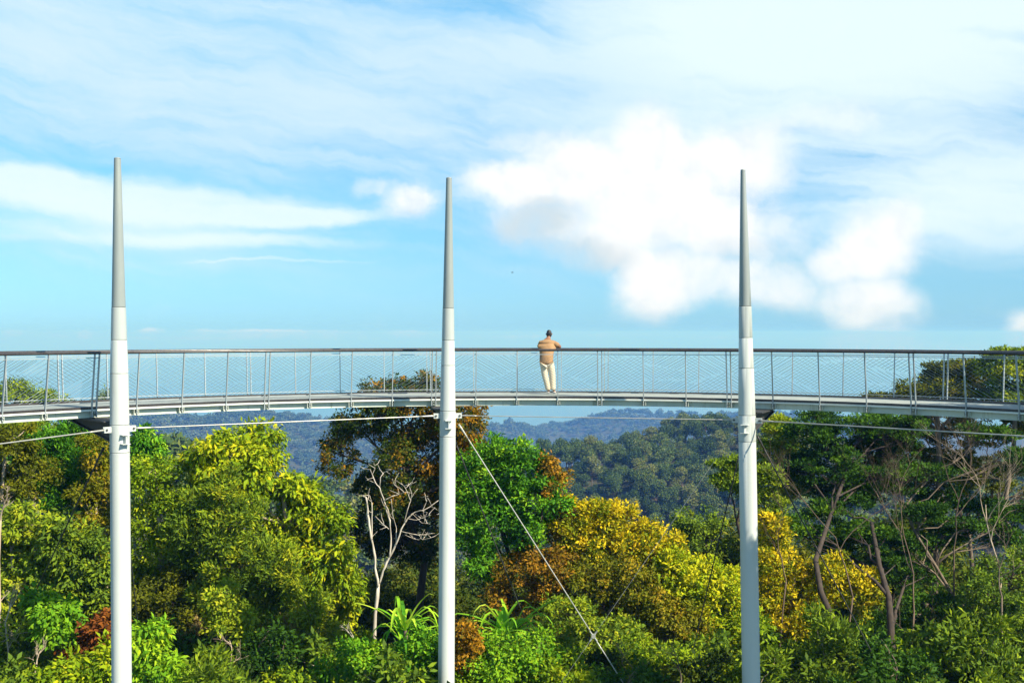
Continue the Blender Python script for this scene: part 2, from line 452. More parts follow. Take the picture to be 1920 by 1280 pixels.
def arc_strip(name, mat, prof_rz, parent, t0=-1.75, t1=1.75, n=140, closed=True):
    ts = np.linspace(t0, t1, n + 1); k = len(prof_rz)
    v = [ring(t, r, z) for t in ts for r, z in prof_rz]
    f = []
    for i in range(n):
        for j in range(k if closed else k - 1):
            j2 = (j + 1) % k
            f.append([i * k + j, i * k + j2, (i + 1) * k + j2, (i + 1) * k + j])
    if closed: f.append(list(reversed(range(k)))); f.append([n * k + j for j in range(k)])
    return mesh_obj(name, np.array([tuple(p) for p in v]), f, mat, parent)

def rect(r0, r1, z0, z1): return [(r0, z0), (r1, z0), (r1, z1), (r0, z1)]

POST_PX = [2, 83, 175, 255, 340, 423, 499, 580, 658, 735, 813, 892, 969, 1046, 1125, 1207, 1287, 1368, 1450, 1538, 1626, 1714, 1813, 1913]
DOUBLE = {175, 499, 813, 1125, 1368, 1714}

def build_walkway():
    w = empty('walkway', (RC.x, RC.y, 0))
    tag(w, 'long curved steel footbridge with mesh railings, raised above the trees', 'footbridge')
    def P(o):
        o.parent = w; o.location = (-RC.x, -RC.y, 0) if False else o.location
        o.matrix_parent_inverse = w.matrix_world.inverted() if False else o.matrix_parent_inverse
        return o
    off = Vector((RC.x, RC.y, 0))
    def loc(o):                                  # vertices are in world space: shift them under the empty
        me = o.data; co = np.empty(len(me.vertices) * 3, np.float32); me.vertices.foreach_get('co', co)
        co = co.reshape(-1, 3) - np.array([off.x, off.y, 0], np.float32); me.vertices.foreach_set('co', co.ravel()); me.update()
        o.parent = w; return o
    # deck, edge kerbs, edge beams
    loc(arc_strip('deck', M['deck'], rect(RI + .02, RO - .02, -.055, -.004), None))
    loc(arc_strip('edge_kerb', M['rail'], rect(RI - .012, RI + .017, -.054, .006), None))
    loc(arc_strip('edge_kerb', M['rail'], rect(RO - .085, RO - .035, 0.0, .05), None))
    loc(arc_strip('edge_flange', M['flange'], rect(RI - .03, RI + .14, -.096, -.056), None))
    loc(arc_strip('edge_flange', M['flange'], rect(RO - .10, RO + .02, -.105, -.057), None))
    loc(arc_strip('edge_beam', M['beam'], [(RI + .09, -.098), (RI + .11, -.098), (RI + .11, -.25), (RI + .07, -.25), (RI + .07, -.242), (RI + .09, -.235)], None))
    loc(arc_strip('edge_beam', M['beam'], [(RO - .07, -.107), (RO - .05, -.107), (RO - .05, -.25), (RO - .07, -.25)], None))
    # handrails: a rounded dark rail on top of leaning posts
    def railprof(r, z, a=.045, b=.032):
        return [(r + a * math.cos(q), z + b * math.sin(q)) for q in [2 * PI * k / 10 + PI / 10 for k in range(10)]]
    RTI, RTO, ZT = RI - .20, RO + .10, 1.245
    sharp(loc(arc_strip('handrail', M['rail'], railprof(RTI, ZT), None)), 50)
    sharp(loc(arc_strip('handrail', M['rail'], railprof(RTO, ZT), None)), 50)
    # mesh frame bars
    def onlean(r0, r1, z): return r0 + (r1 - r0) * (z / 1.2)
    for (r0, r1) in ((RI + .06, RTI + .01), (RO - .06, RTO - .01)):
        for z in (.10, 1.13):
            r = onlean(r0, r1, z)
            loc(arc_strip('mesh_frame_bar', M['steel'], rect(r - .008, r + .008, z - .009, z + .009), None))
    # posts
    ti = [ang_at(px, RI) for px in POST_PX]
    st = .0804
    ti = [ti[0] - st * k for k in range(7, 0, -1)] + ti + [ti[-1] + st * k for k in range(1, 8)]
    px = [None] * 7 + POST_PX + [None] * 7
    to = [t + .004 for t in ti]
    def frame(t):
        rad = Vector((math.sin(t), math.cos(t), 0)); tan = Vector((math.cos(t), -math.sin(t), 0)); return rad, tan
    for t, p in zip(ti, px):
        rad, tan = frame(t)
        dbl = p in DOUBLE
        for s in ((-.055, .055) if dbl else (0,)):
            mb = MB()
            a = ring(t, RI - .03, -.235) + tan * s; b = ring(t, RI - .025, -.02) + tan * s; c = ring(t, RTI + .005, ZT - .03) + tan * s
            mb.bar(a, b, .022, .055, tan); mb.bar(b - Vector((0, 0, .01)), c, .022, .055, tan)
            po = loc(mb.build('post', M['steel']))
            if s <= 0:
                k = MB()
                k.box(ring(t, RI + .035, -.166) + tan * (-.055), (.012, .105, .116), (tan, rad, Vector((0, 0, 1))))
                k.box(ring(t, RI + .035, -.166) + tan * .055, (.012, .105, .116), (tan, rad, Vector((0, 0, 1))))
                for q in (-.20, -.13):
                    k.tube([ring(t, RI - .075, q), ring(t, RI - .02, q)], .012, 6)
                loc(k.build('post_bracket', M['beam']))
    for t, p in zip(to, px):
        rad, tan = frame(t)
        dbl = p in DOUBLE
        for s in ((-.05, .05) if dbl else (0,)):
            mb = MB()
            a = ring(t, RO + .015, -.2) + tan * s; b = ring(t, RO + .02, -.02) + tan * s; c = ring(t, RTO - .005, ZT - .03) + tan * s
            mb.bar(a, b, .02, .05, tan); mb.bar(b - Vector((0, 0, .01)), c, .02, .05, tan)
            loc(mb.build('post', M['steel']))
    # wire infill panels: slanting wires in chevrons, one panel per bay
    rng = random.Random(5)
    def panel(ta, tb, r0, r1, fam, rw=.0043):
        h0, h1 = .11, 1.12; W = abs(tb - ta) * r0; H = h1 - h0
        mb = MB()
        def pt(u, z): return ring(ta + (tb - ta) * u / W, onlean(r0, r1, z))+Vector((0, 0, z))
        zones = fam
        for (zl, zh, slope, step) in zones:                     # band of wires between two heights, running at one slope
            n0 = int(-W * abs(slope) / step) - 2; n1 = int(H / step) + 3
            for k in range(n0, n1):
                c = h0 + k * step
                pts = []
                for u in np.linspace(0, W, 13):
                    z = c + slope * u if slope > 0 else c - slope * (W - u)
                    zlo = zl[0] + (zl[1] - zl[0]) * u / W; zhi = zh[0] + (zh[1] - zh[0]) * u / W
                    if h0 + H * zlo <= z <= h0 + H * zhi: pts.append(pt(u, z))
                if len(pts) > 1: mb.tube([pts[0], pts[-1]], rw, 4, cap=False)
        if mb.v: loc(mb.build('mesh_panel', M['wire']))
    for i in range(len(ti) - 1):
        st_ = .068 + .012 * rng.random()
        sl = .55 + .06 * rng.random()
        kind = i % 5
        if kind == 0: fam = [((0, 0), (.55, .1), -sl, st_), ((.55, .1), (1, 1), sl, st_)]
        elif kind == 1: fam = [((0, 0), (.8, 1), sl, st_), ((.8, 1.), (1, 1), -sl, st_)]
        elif kind == 2: fam = [((0, 0), (.35, .35), sl, st_), ((.35, .35), (.75, .6), -sl, st_), ((.75, .6), (1, 1), sl, st_)]
        elif kind == 3: fam = [((0, 0), (.2, .6), sl, st_), ((.2, .6), (1, 1), -sl, st_)]
        else: fam = [((0, 0), (.5, .7), -sl, st_), ((.5, .7), (1, 1), sl, st_)]
        panel(ti[i] + .002, ti[i + 1] - .002, RI + .06, RTI + .01, fam)
        panel(to[i] + .002, to[i + 1] - .002, RO - .06, RTO - .01, [((0, 0), (1, 1), sl if rng.random() < .5 else -sl, st_ * 1.5)], .0032)
    # outriggers reaching in to the masts
    for (tm, rm) in MASTT:
        rad, tan = frame(tm); mb = MB()
        Z = Vector((0, 0, 1))
        for s in (-.16, .16):
            a = ring(tm, RO - .12, -.26) + tan * s; b = ring(tm, rm + .2, -.26) + tan * s
            c = ring(tm, rm + .2, -.72) + tan * s * .5; d = ring(tm, RI + .9, -.33) + tan * s
            q = tan * .012
            vs = [x + y for y in (-q, q) for x in (a, b, c, d)]
            mb.add(vs, [[0, 1, 2, 3], [7, 6, 5, 4], [0, 4, 5, 1], [1, 5, 6, 2], [2, 6, 7, 3], [3, 7, 4, 0]])
        vs = [ring(tm, RO - .12, -.262) + tan * -.3, ring(tm, RO - .12, -.262) + tan * .3, ring(tm, rm + .2, -.262) + tan * .3, ring(tm, rm + .2, -.262) + tan * -.3]
        vs += [v - Z * .03 for v in vs]
        mb.add(vs, [[0, 1, 2, 3], [7, 6, 5, 4], [0, 4, 5, 1], [1, 5, 6, 2], [2, 6, 7, 3], [3, 7, 4, 0]])
        vs = [ring(tm, RI + .9, -.34) + tan * -.22, ring(tm, RI + .9, -.34) + tan * .22, ring(tm, rm + .2, -.73) + tan * .12, ring(tm, rm + .2, -.73) + tan * -.12]
        vs += [v - Z * .025 for v in vs]
        mb.add(vs, [[0, 1, 2, 3], [7, 6, 5, 4], [0, 4, 5, 1], [1, 5, 6, 2], [2, 6, 7, 3], [3, 7, 4, 0]])
        loc(mb.build('outrigger', M['dark']))
    return w

# ------------------------------------------------------------------ masts
RM = 12.75
def mast_depth(px): p = ring(ang_at(px, RM), RM); return p.y
MASTS = [  # column at y=800, top (x,y), bottom x at y=1280, seams y, collar y0,y1, width px bottom/collar/mid/top
    dict(px=226, top=(221, 296), bot=(226.5, 1280), seams=(576, 637, 700), col=(796, 848), w=(37, 36, 33, 29, 26, 12.5), label='left mast, tallest tapered white steel mast beside the lower end of the bridge'),
    dict(px=838, top=(842, 333), bot=(836.5, 1280), seams=(578, 638, 685), col=(770, 818), w=(32, 30, 26, 23.5, 21.5, 11), label='tapered white steel mast between the person and the left mast'),
    dict(px=1403, top=(1392.5, 318), bot=(1409.5, 1280), seams=(574, 633, 690), col=(778, 827), w=(35, 32.5, 28.5, 25.5, 23.5, 9), label='tapered white steel mast right of the person, shaded on its lower length'),
]
MASTT = [(ang_at(m['px'], RM), RM) for m in MASTS]
LUG = {}
def build_mast(i, m):
    d = mast_depth(m['px'])
    def P(y):
        t = (y - m['top'][1]) / (m['bot'][1] - m['top'][1]); return at(m['top'][0] + (m['bot'][0] - m['top'][0]) * t, y, d)
    yb = 625 + (CZ - ground((m['bot'][0] - 960) * d / F, d) + .3) * F / d
    base = P(yb - .3 * F / d)
    r = empty('mast', base); tag(r, m['label'], 'mast', 'white masts along the bridge')
    def part(name, mb, mat, smooth=True, par=None):
        o = mb.build(name, mat)
        me = o.data
        for v in me.vertices: v.co -= base
        o.parent = par or r
        return sharp(o, 40) if smooth else o
    k = d / F / 2
    wb, wc, w3, w2, w1, w0 = [x * k for x in m['w']]
    s1, s2, s3 = m['seams']; c0, c1 = m['col']; g = 0.35
    N = 40
    def sec(name, ya, yb_, ra, rb, n=2):
        ys = np.linspace(yb_ - g, ya + g, n); rs = np.linspace(rb, ra, n)
        bev = .006
        pts = [P(ys[0]), P(ys[0]) + Vector((0, 0, bev))] + [P(y) for y in ys[1:-1]] + [P(ys[-1]) - Vector((0, 0, bev)), P(ys[-1])]
        rad = [rs[0] - bev] + list(rs) + [rs[-1] - bev]
        rad = [rs[0] - bev, rs[0]] + list(rs[1:-1]) + [rs[-1], rs[-1] - bev]
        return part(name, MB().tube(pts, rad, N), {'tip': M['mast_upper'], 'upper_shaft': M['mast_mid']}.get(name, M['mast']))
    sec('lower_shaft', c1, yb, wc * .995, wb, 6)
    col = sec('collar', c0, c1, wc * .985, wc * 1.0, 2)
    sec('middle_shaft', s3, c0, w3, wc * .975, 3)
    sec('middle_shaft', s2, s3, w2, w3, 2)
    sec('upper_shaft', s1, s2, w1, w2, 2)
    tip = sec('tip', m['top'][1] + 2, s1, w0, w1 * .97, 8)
    part('tip_cap', MB().tube([P(m['top'][1] + 2), P(m['top'][1] + .8), P(m['top'][1])], [w0 * 1.0, w0 * .9, w0 * .5], N), M['mast_upper'])
    for y, rr in ((c1, wc), (c0, wc), (s3, w3), (s2, w2), (s1, w1)):
        part('joint_ring', MB().tube([P(y + 2), P(y - 2)], rr * .955, 32), M['groove'])
    # stub bracket on the collar: two short plates and a web, facing the middle of the ring
    t = MASTT[i][0]; inw = Vector((-math.sin(t), -math.cos(t), 0)); tan = Vector((math.cos(t), -math.sin(t), 0)); Z = Vector((0, 0, 1))
    yc = c0 + (c1 - c0) * .5
    cc = P(yc)
    b = MB(); rr = wc
    b.box(cc + inw * (rr + .035) + Z * .095, (.185, .17, .016), (tan, inw, Z))
    b.box(cc + inw * (rr + .035) - Z * .105, (.185, .17, .016), (tan, inw, Z))
    b.box(cc + inw * (rr + .03) - Z * .005, (.022, .14, .184), (tan, inw, Z))
    part('stub_bracket', b, M['mast'], False)
    # lugs for the cables
    yl = c0 + (c1 - c0) * {0: .16, 1: .19, 2: .20}[i]
    lz = P(yl)
    for s in (-1, 1):
        lb = MB(); q = lz + tan * s * (wc + .07)
        for e in (-.028, .028):
            lb.box(q + inw * e, (.17, .018, .13), (tan, inw, Z))
        lo = part('cable_lug', lb, M['mast'], False)
        pb = MB().tube([q + tan * s * .03 - inw * .055, q + tan * s * .03 + inw * .055], .028, 10)
        part('pin', pb, M['groove'], True, lo)
        LUG[(i, s)] = q + tan * s * .03
    LUG[(i, 'back')] = P(c1 - (c1 - c0) * .15) - inw * (wc + .02)
    LUG[(i, 'base')] = base
    LUG[(i, 'r')] = wb
    return r
for i, m in enumerate(MASTS): build_mast(i, m)
walk = build_walkway()

# ------------------------------------------------------------------ cables
def cable(name, a, b, rad, label, cat, mat, group=None, sag=0.0, fit0=True, fit1=True):
    a, b = Vector(a), Vector(b)
    r = empty(name, a); tag(r, label, cat, group)
    n = 14
    pts = [(a.lerp(b, k / n) - a - Vector((0, 0, sag * 4 * (k / n) * (1 - k / n)))) for k in range(n + 1)]
    MB().tube(pts, rad, 8).build('cable_strand', mat, r, True)
    dirv = (b - a).normalized()
    for on, p, s in ((fit0, pts[0], 1), (fit1, pts[-1], -1)):
        if on:
            q = [p + dirv * s * x for x in (.0, .12, .34, .46)]
            MB().tube(q, [max(rad * 1.7, .018)] * 2 + [max(rad * 1.35, .012), rad * 1.05], 10).build('end_socket', mat, r, True)
    return r
sl = M['steel_light']
GC = 'ring cables strung between the masts'
# previous and next masts of the ring stand outside the picture
tl = MASTT[0][0] - .62; tr = MASTT[2][0] + .62
zl = LUG[(0, -1)].z - .0
cable('ring_cable', LUG[(0, -1)], at(-560, 905, 17.5), .014, 'steel cable running from the left mast to the left picture edge', 'cable', sl, GC)
cable('ring_cable', LUG[(0, 1)], LUG[(1, -1)], .014, 'steel cable running from the left mast to the mast left of the person', 'cable', sl, GC)
cable('ring_cable', LUG[(1, 1)], LUG[(2, -1)], .011, 'thin level steel cable below the person, between two masts', 'cable', sl, GC)
cable('ring_cable', LUG[(2, 1)], at(2480, 850, 17.0), .015, 'steel cable running from the shaded mast to the right picture edge', 'cable', sl, GC)
# the crossed braces between the middle and the right mast, meeting at a small clamp
node = (at(1113, 1193, mast_depth(1113)))
b2 = LUG[(2, 'base')].copy(); b1 = LUG[(1, 'base')].copy()
top1 = LUG[(1, 1)] + Vector((-.02, 0, -.22)); top2 = LUG[(2, -1)] + Vector((.02, 0, -.28))
def extend(a, n, zend):
    v = n - a; k = (zend - a.z) / v.z; return a + v * k
e1 = extend(top1, node, b2.z + .1); e2 = extend(top2, node, b1.z + .1)
cable('brace_cable', top1, node, .014, 'bright brace cable sloping down right from the middle mast to a clamp', 'cable', sl, 'crossed brace cables', fit1=False)
cable('brace_cable', node, e1, .014, 'lower brace cable going down right from the clamp out of view', 'cable', sl, 'crossed brace cables', fit0=False)
cable('brace_cable', top2, node, .0045, 'thin faint brace cable sloping down left from the shaded mast to the clamp', 'cable', sl, 'crossed brace cables', fit1=False)
cable('brace_cable', node, e2, .0045, 'short thin brace cable going down left from the clamp', 'cable', sl, 'crossed brace cables', fit0=False)
ck = empty('cable_clamp', node); tag(ck, 'small steel clamp where the two brace cables cross', 'clamp')
mbk = MB(); mbk.tube([(0, -.03, 0), (0, .03, 0)], .055, 16); o_ = mbk.build('clamp_disc', sl, ck); sharp(o_, 40)
mbk = MB()
for e in ((1, -1.4), (-1, 1.4), (-1, -1.4), (1, 1.4)):
    v = Vector((e[0], 0, e[1])).normalized(); mbk.tube([v * .03, v * .16], .02, 8)
sharp(mbk.build('clamp_arm', sl, ck), 40)
# back stays down to the slope
def stay(a, px, py, d, rad, label):
    b = at(px, py, d); v = b - a; k = 1.0
    while k < 4 and (a + v * k).z > ground((a + v * k).x, (a + v * k).y): k += .02
    return cable('stay_cable', a, a + v * k, rad, label, 'cable', M['dark'], 'dark back stays', fit1=False)  # near-black: the stays' unlit side is put into their colour
stay(LUG[(0, 'back')] + Vector((-.22, -.1, 0)), 60, 1120, 31.5, .018, 'dark stay cable slanting down left from the left mast across the trees')
stay(LUG[(0, 'back')] + Vector((.20, 0, -1.0)), 258, 1180, 28.0, .012, 'thin stay cable close along the right side of the left mast')
stay(LUG[(1, 'back')] + Vector((.12, 0, 0)), 1005, 1215, 33.0, .017, 'dark stay cable slanting down right behind the bright brace cable')
stay(LUG[(2, 'back')] + Vector((-.15, 0, 0)), 1300, 1220, 33.0, .017, 'dark stay cable slanting down left from the shaded mast')
stay(LUG[(2, 'back')] + Vector((.20, 0, 0)), 1650, 1250, 32.0, .017, 'dark stay cable slanting down right from the shaded mast')

# ------------------------------------------------------------------ vegetation
def unit(v): return v / np.maximum(np.linalg.norm(v, axis=-1, keepdims=True), 1e-9)

def leaf_quads(rng, c, out, Ln, Wd, droop=.35, spread=1.0, up=.0):
    """pointed leaves at points c (N,3); out: rough outward direction"""
    n = len(c)
    d = unit(out * .7 + rng.normal(size=(n, 3)) * .6 * spread + np.array([0, 0, up - droop]))
    nr = unit(out * .7 + np.array([0, 0, .45]) + np.array(tuple(SV)) * .28 + rng.normal(size=(n, 3)) * .55)
    s = unit(np.cross(d, nr)); sz = rng.uniform(.55, 1.5, (n, 1)); ln = Ln * sz * rng.uniform(.85, 1.15, (n, 1)); wd = Wd * sz * rng.uniform(.8, 1.2, (n, 1))
    nn = np.cross(s, d)
    a = c; b = c + d * ln * .5 + s * wd * .5 + nn * wd * .12; t = c + d * ln - nn * ln * .10; e = c + d * ln * .5 - s * wd * .5 + nn * wd * .12
    v = np.stack([a, b, t, e], 1).reshape(-1, 3)
    f = np.arange(4 * n, dtype=np.int32).reshape(-1, 4)
    return v, f

STY = {  # leaf length, width, clump radius, clump flattening, leaves per clump, clump density, droop, up
    'broad': dict(L=.17, W=.07, rc=.36, fl=.75, n=56, den=1.0, droop=.55, up=.1),
    'bigleaf': dict(L=.22, W=.08, rc=.38, fl=.8, n=46, den=1.05, droop=.75, up=.1),
    'small': dict(L=.115, W=.055, rc=.31, fl=.8, n=64, den=1.1, droop=.3, up=.2),
    'feather': dict(L=.16, W=.045, rc=.30, fl=1.0, n=76, den=1.1, droop=.1, up=.5),
    'pad': dict(L=.125, W=.05, rc=.42, fl=.34, n=120, den=.95, droop=.0, up=.5),
    'tuft': dict(L=.13, W=.06, rc=.30, fl=.75, n=58, den=1.2, droop=.15, up=.35),
}
def satellites(rng, lobes, k=3):
    out = []
    for (c, a, b, z) in lobes:
        out.append((c, a * .86, b * .86, z * .86))
        for _ in range(k):
            d = rng.normal(size=3); d /= np.linalg.norm(d); d[2] = d[2] * .8 + .15
            f = rng.uniform(.2, .5)
            out.append((Vector((c[0] + d[0] * a, c[1] + d[1] * b, c[2] + d[2] * z)), a * f, b * f, z * f * rng.uniform(.7, 1.1)))
    return out

def crown_clumps(rng, lobes, sty, keep=1.0):
    """lobes: list of (center, rx, ry(depth), rz) -> clump centres + outward directions + lobe id"""
    C, O, I = [], [], []
    for li, (c, a, b, z) in enumerate(lobes):
        area = 4 * PI * ((a * b) ** 1.6 / 3 + (a * z) ** 1.6 / 3 + (b * z) ** 1.6 / 3) ** (1 / 1.6)
        n = max(4, int(area / (PI * (sty['rc'] * .62) ** 2) * .44 * sty['den'] * keep))
        d = unit(rng.normal(size=(n, 3)))
        ph = rng.uniform(0, 6.28, 3)
        bump = 1 + .16 * np.sin(d[:, 0] * 5 + ph[0]) * np.sin(d[:, 2] * 5 + ph[1]) + .10 * np.sin(d[:, 1] * 9 + ph[2])
        r = np.where(rng.random(n) < .86, rng.uniform(.80, 1.08, n), rng.uniform(.4, .85, n)) * bump
        p = np.array(c) + d * r[:, None] * np.array([a, b, z])
        C.append(p); O.append(d); I.append(np.full(n, li))
    return np.concatenate(C), np.concatenate(O), np.concatenate(I)

def foliage(rng, lobes, style, keep=1.0, tone=(.0, 1.0), lobe_tone=None, scale=1.0):
    s = STY[style]
    C, O, I = crown_clumps(rng, lobes, s, keep)
    n = len(C); k = s['n']
    rc = s['rc'] * rng.uniform(.45, 1.4, n) * scale
    off = unit(rng.normal(size=(n, k, 3))) * (rng.random((n, k, 1)) ** .45)
    off[..., 2] = off[..., 2] * s['fl'] + .0
    p = C[:, None, :] + off * rc[:, None, None]
    out = unit(O[:, None, :] * .5 + off)
    ct = rng.normal(0, .24, n)
    if lobe_tone is not None: ct = ct + np.array(lobe_tone)[I]
    tn = np.clip(.5 + ct[:, None] + rng.normal(0, .14, (n, k)), 0, 1)
    tn = tone[0] + (tone[1] - tone[0]) * tn
    v, f = leaf_quads(rng, p.reshape(-1, 3), out.reshape(-1, 3), s['L'] * scale, s['W'] * scale, s['droop'], 1.0, s['up'])
    return v, f, tn.ravel(), C, I

def curve(rng, a, b, n=6, wob=.08, lift=.0):
    a, b = np.array(a, float), np.array(b, float); L_ = np.linalg.norm(b - a)
    t = np.linspace(0, 1, n + 1)[:, None]
    p = a + (b - a) * t
    w = rng.normal(size=(n + 1, 3)) * wob * L_ * (t * (1 - t) * 2)
    p = p + w; p[:, 2] += (lift * L_ * 4 * t * (1 - t))[:, 0]
    return p

NLEAF = 0
def tree(name, label, cat, base, lobes, style, mat, bark='bark', seed=1, trunk_r=.16, keep=1.0, tone=(0, 1), lobe_tone=None,
         group=None, trunk_pts=None, twigs=5, scale=1.0, limb=1.0, wob=.08, twig_r=.0):
    """base: (x,y) on the slope; lobes: list of (Vector, rx, ry, rz) in world space"""
    rng = np.random.default_rng(seed)
    bx, by = base[0], base[1]; bz = ground(bx, by)
    B = np.array([bx, by, bz])
    root = empty(name, (bx, by, bz)); tag(root, label, cat, group)
    sat = satellites(rng, lobes, 5)
    lt = None if lobe_tone is None else [t + rng.normal(0, .08) for t in lobe_tone for _ in range(6)]
    v, f, tn, C, I = foliage(rng, sat, style, keep, tone, lt, scale); I = I // 6
    global NLEAF; NLEAF += len(f)
    mesh_obj('crown', v - B, f, L[mat], root, tone=tn)
    mb = MB()
    lc = np.array([tuple(l[0]) for l in lobes]); top = lc[:, 2].max(); cen = lc.mean(0)
    if trunk_pts is None:
        tip = np.array([cen[0], cen[1], lc[:, 2].mean() + .25 * (top - lc[:, 2].mean())])
        tp = curve(rng, B - np.array([0, 0, .3]), tip, 9, wob * .7)
    else:
        tp = np.array([tuple(p) for p in trunk_pts], float)
    tr = np.linspace(trunk_r, trunk_r * .4, len(tp))
    mb.tube(tp - B, list(tr), 8)
    for li in range(len(lobes)):
        c = lc[li]
        # leave the trunk somewhere below the lobe
        dz = np.abs(tp[:, 2] - (c[2] - .55 * np.linalg.norm(c[:2] - cen[:2]) - .4)); j = int(np.argmin(dz + .3 * np.linalg.norm(tp[:, :2] - c[:2], axis=1)))
        j = min(max(j, 1), len(tp) - 1)
        p = curve(rng, tp[j], c, 5, wob, .04)
        r0 = min(tr[j] * .6, trunk_r * .5) * limb
        mb.tube(p - B, list(np.linspace(r0, r0 * .4, len(p))), 6)
        ids = np.where(I == li)[0]
        for q in rng.choice(ids, min(twigs, len(ids)), replace=False):
            s = p[rng.integers(2, len(p))]
            pp = curve(rng, s, C[q], 3, .08)
            mb.tube(pp - B, list(np.linspace(max(r0 * .42, twig_r), max(.010, twig_r * .45), len(pp))), 4, cap=False)
    mb.build('trunk', M[bark], root, True)
    return root

def LB0(d, *spec, jit=.5, seed=0, dep=1.05):
    """lobes from sight-line columns/rows and radii (photo pixels) at distance d"""
    rng = random.Random(seed * 7 + int(d * 10)); out = []
    for s in spec:
        x, y, rx, ry = s[:4]; dd = d + (s[4] if len(s) > 4 else 0) + rng.uniform(-jit, jit) * (rx * d / F)
        k = dd / F
        out.append((at(x, y, dd), rx * k, (rx + ry) / 2 * k * dep, ry * k))
    return out

def bx0(px, d): return ((px - 960) * d / F, d)

def deep(d): return d + 3.0 if d >= 33.5 else d
def plant_trees():
    T = tree
    LB = lambda d, *a, **k: LB0(deep(d), *a, **k)
    bx = lambda px, d: bx0(px, deep(d))
    # --- the big tree in the middle and its neighbours
    T('broadleaf_tree', 'tall dark tree with rust coloured leaves, rising above the bridge left of the middle mast', 'tree', bx(765, 39.5),
      LB(39.5, (742, 738, 62, 30), (795, 742, 48, 34), (705, 775, 48, 32), (755, 800, 70, 50), (845, 790, 55, 40), (885, 800, 30, 42), (640, 852, 33, 42),
         (655, 795, 26, 26), (800, 850, 62, 50), (742, 868, 40, 42), (872, 868, 40, 46), (790, 930, 65, 50), (735, 935, 42, 45), (850, 940, 50, 50), (700, 990, 40, 50, 1), (770, 1010, 70, 60, 1), (690, 905, 28, 30, 1), jit=.8, seed=2),
      'small', 'rust', 'bark_dark', 11, .24, 1.15, lobe_tone=[.02, .08, -.12, .06, .14, .22, .0, -.2, .1, -.18, .16, .12, -.2, .16, -.28, -.25, -.3], twigs=7)
    T('broadleaf_tree', 'dense bright green tree right of the middle mast', 'tree', bx(955, 37),
      LB(37, (930, 850, 46, 28), (968, 885, 62, 45), (905, 905, 48, 50), (1005, 940, 48, 55), (930, 965, 70, 50), (890, 1000, 36, 55), (985, 1000, 45, 40), (920, 1050, 50, 40, .5), jit=.5, seed=3),
      'tuft', 'green', 'bark_dark', 12, .17, 1.1, tone=(0, .95))
    T('broadleaf_tree', 'orange flushed tree in front of the dense bright green tree', 'tree', bx(1000, 36),
      LB(36.2, (1010, 1075, 62, 38), (970, 1060, 42, 32), (1040, 1110, 48, 36), (955, 1120, 45, 30), (1055, 1010, 34, 62, 1.2), (1030, 905, 26, 50, 1.0), jit=.4, seed=4),
      'small', 'orange', 'bark_dark', 13, .13, .95, tone=(0, .9))
    # --- golden line of crowns down the slope
    T('golden_tree', 'golden orange tree on the slope below the far wooded hill', 'tree', bx(1150, 37.5),
      LB(37.5, (1120, 965, 52, 26), (1080, 985, 46, 40), (1160, 985, 46, 34), (1215, 1005, 42, 30), (1245, 1035, 36, 36), (1120, 1025, 62, 44), (1190, 1050, 58, 42), (1235, 1085, 42, 36), jit=.6, seed=5),
      'tuft', 'gold', 'bark', 14, .16, 1.05)
    T('broadleaf_tree', 'olive tree under the golden orange crown, thin trunks showing', 'tree', bx(1140, 36.2),
      LB(36.2, (1130, 1085, 70, 42), (1080, 1080, 45, 50), (1190, 1110, 60, 42), (1110, 1150, 70, 40), jit=.6, seed=6), 'small', 'olivebrown', 'bark', 15, .14, .9)
    T('broadleaf_tree', 'yellow green tree with golden tips, left of the shaded mast', 'tree', bx(1320, 36),
      LB(36, (1290, 1065, 42, 26), (1262, 1085, 40, 38), (1325, 1095, 50, 36), (1370, 1110, 36, 40), (1290, 1125, 58, 42), (1350, 1155, 50, 46), (1380, 1190, 32, 50), jit=.5, seed=7),
      'tuft', 'yellowgreen', 'bark', 16, .13, 1.1, tone=(.2, 1), lobe_tone=[.2, .1, .12, .15, 0, -.05, 0])
    T('broadleaf_tree', 'rust tipped tree low between golden and yellow green crowns', 'tree', bx(1265, 35),
      LB(35, (1260, 1150, 48, 30), (1225, 1135, 45, 34), (1300, 1185, 45, 36), (1245, 1190, 50, 36), jit=.5, seed=8), 'small', 'olivebrown', 'bark', 17, .12, 1.0, tone=(.2, 1))
    T('broadleaf_tree', 'small dark green tree behind the yellow green crown, left of the shaded mast', 'tree', bx(1325, 56),
      LB(56, (1310, 985, 40, 26), (1285, 1010, 34, 28), (1345, 1015, 42, 36), (1380, 1045, 34, 40), (1320, 1045, 40, 32), jit=.5, seed=9), 'broad', 'olive', 'bark', 18, .2, .9, tone=(.1, .8))
    # --- middle ground, low centre
    T('broadleaf_tree', 'mid green leafy tree low behind the brace cable', 'tree', bx(1120, 34),
      LB(34, (1075, 1150, 45, 30), (1110, 1205, 60, 40), (1055, 1215, 50, 40), (1160, 1190, 46, 38), (1130, 1270, 70, 40), jit=.6, seed=10), 'small', 'olive', 'bark', 19, .10, .8, tone=(.2, 1))
    T('broadleaf_tree', 'mid green tree at the bottom edge left of the shaded mast', 'tree', bx(1235, 33),
      LB(33, (1205, 1240, 60, 38), (1265, 1250, 50, 36), (1320, 1265, 60, 36), (1180, 1290, 50, 30), jit=.6, seed=11), 'small', 'yellowgreen', 'bark', 20, .09, .75, tone=(0, .8))
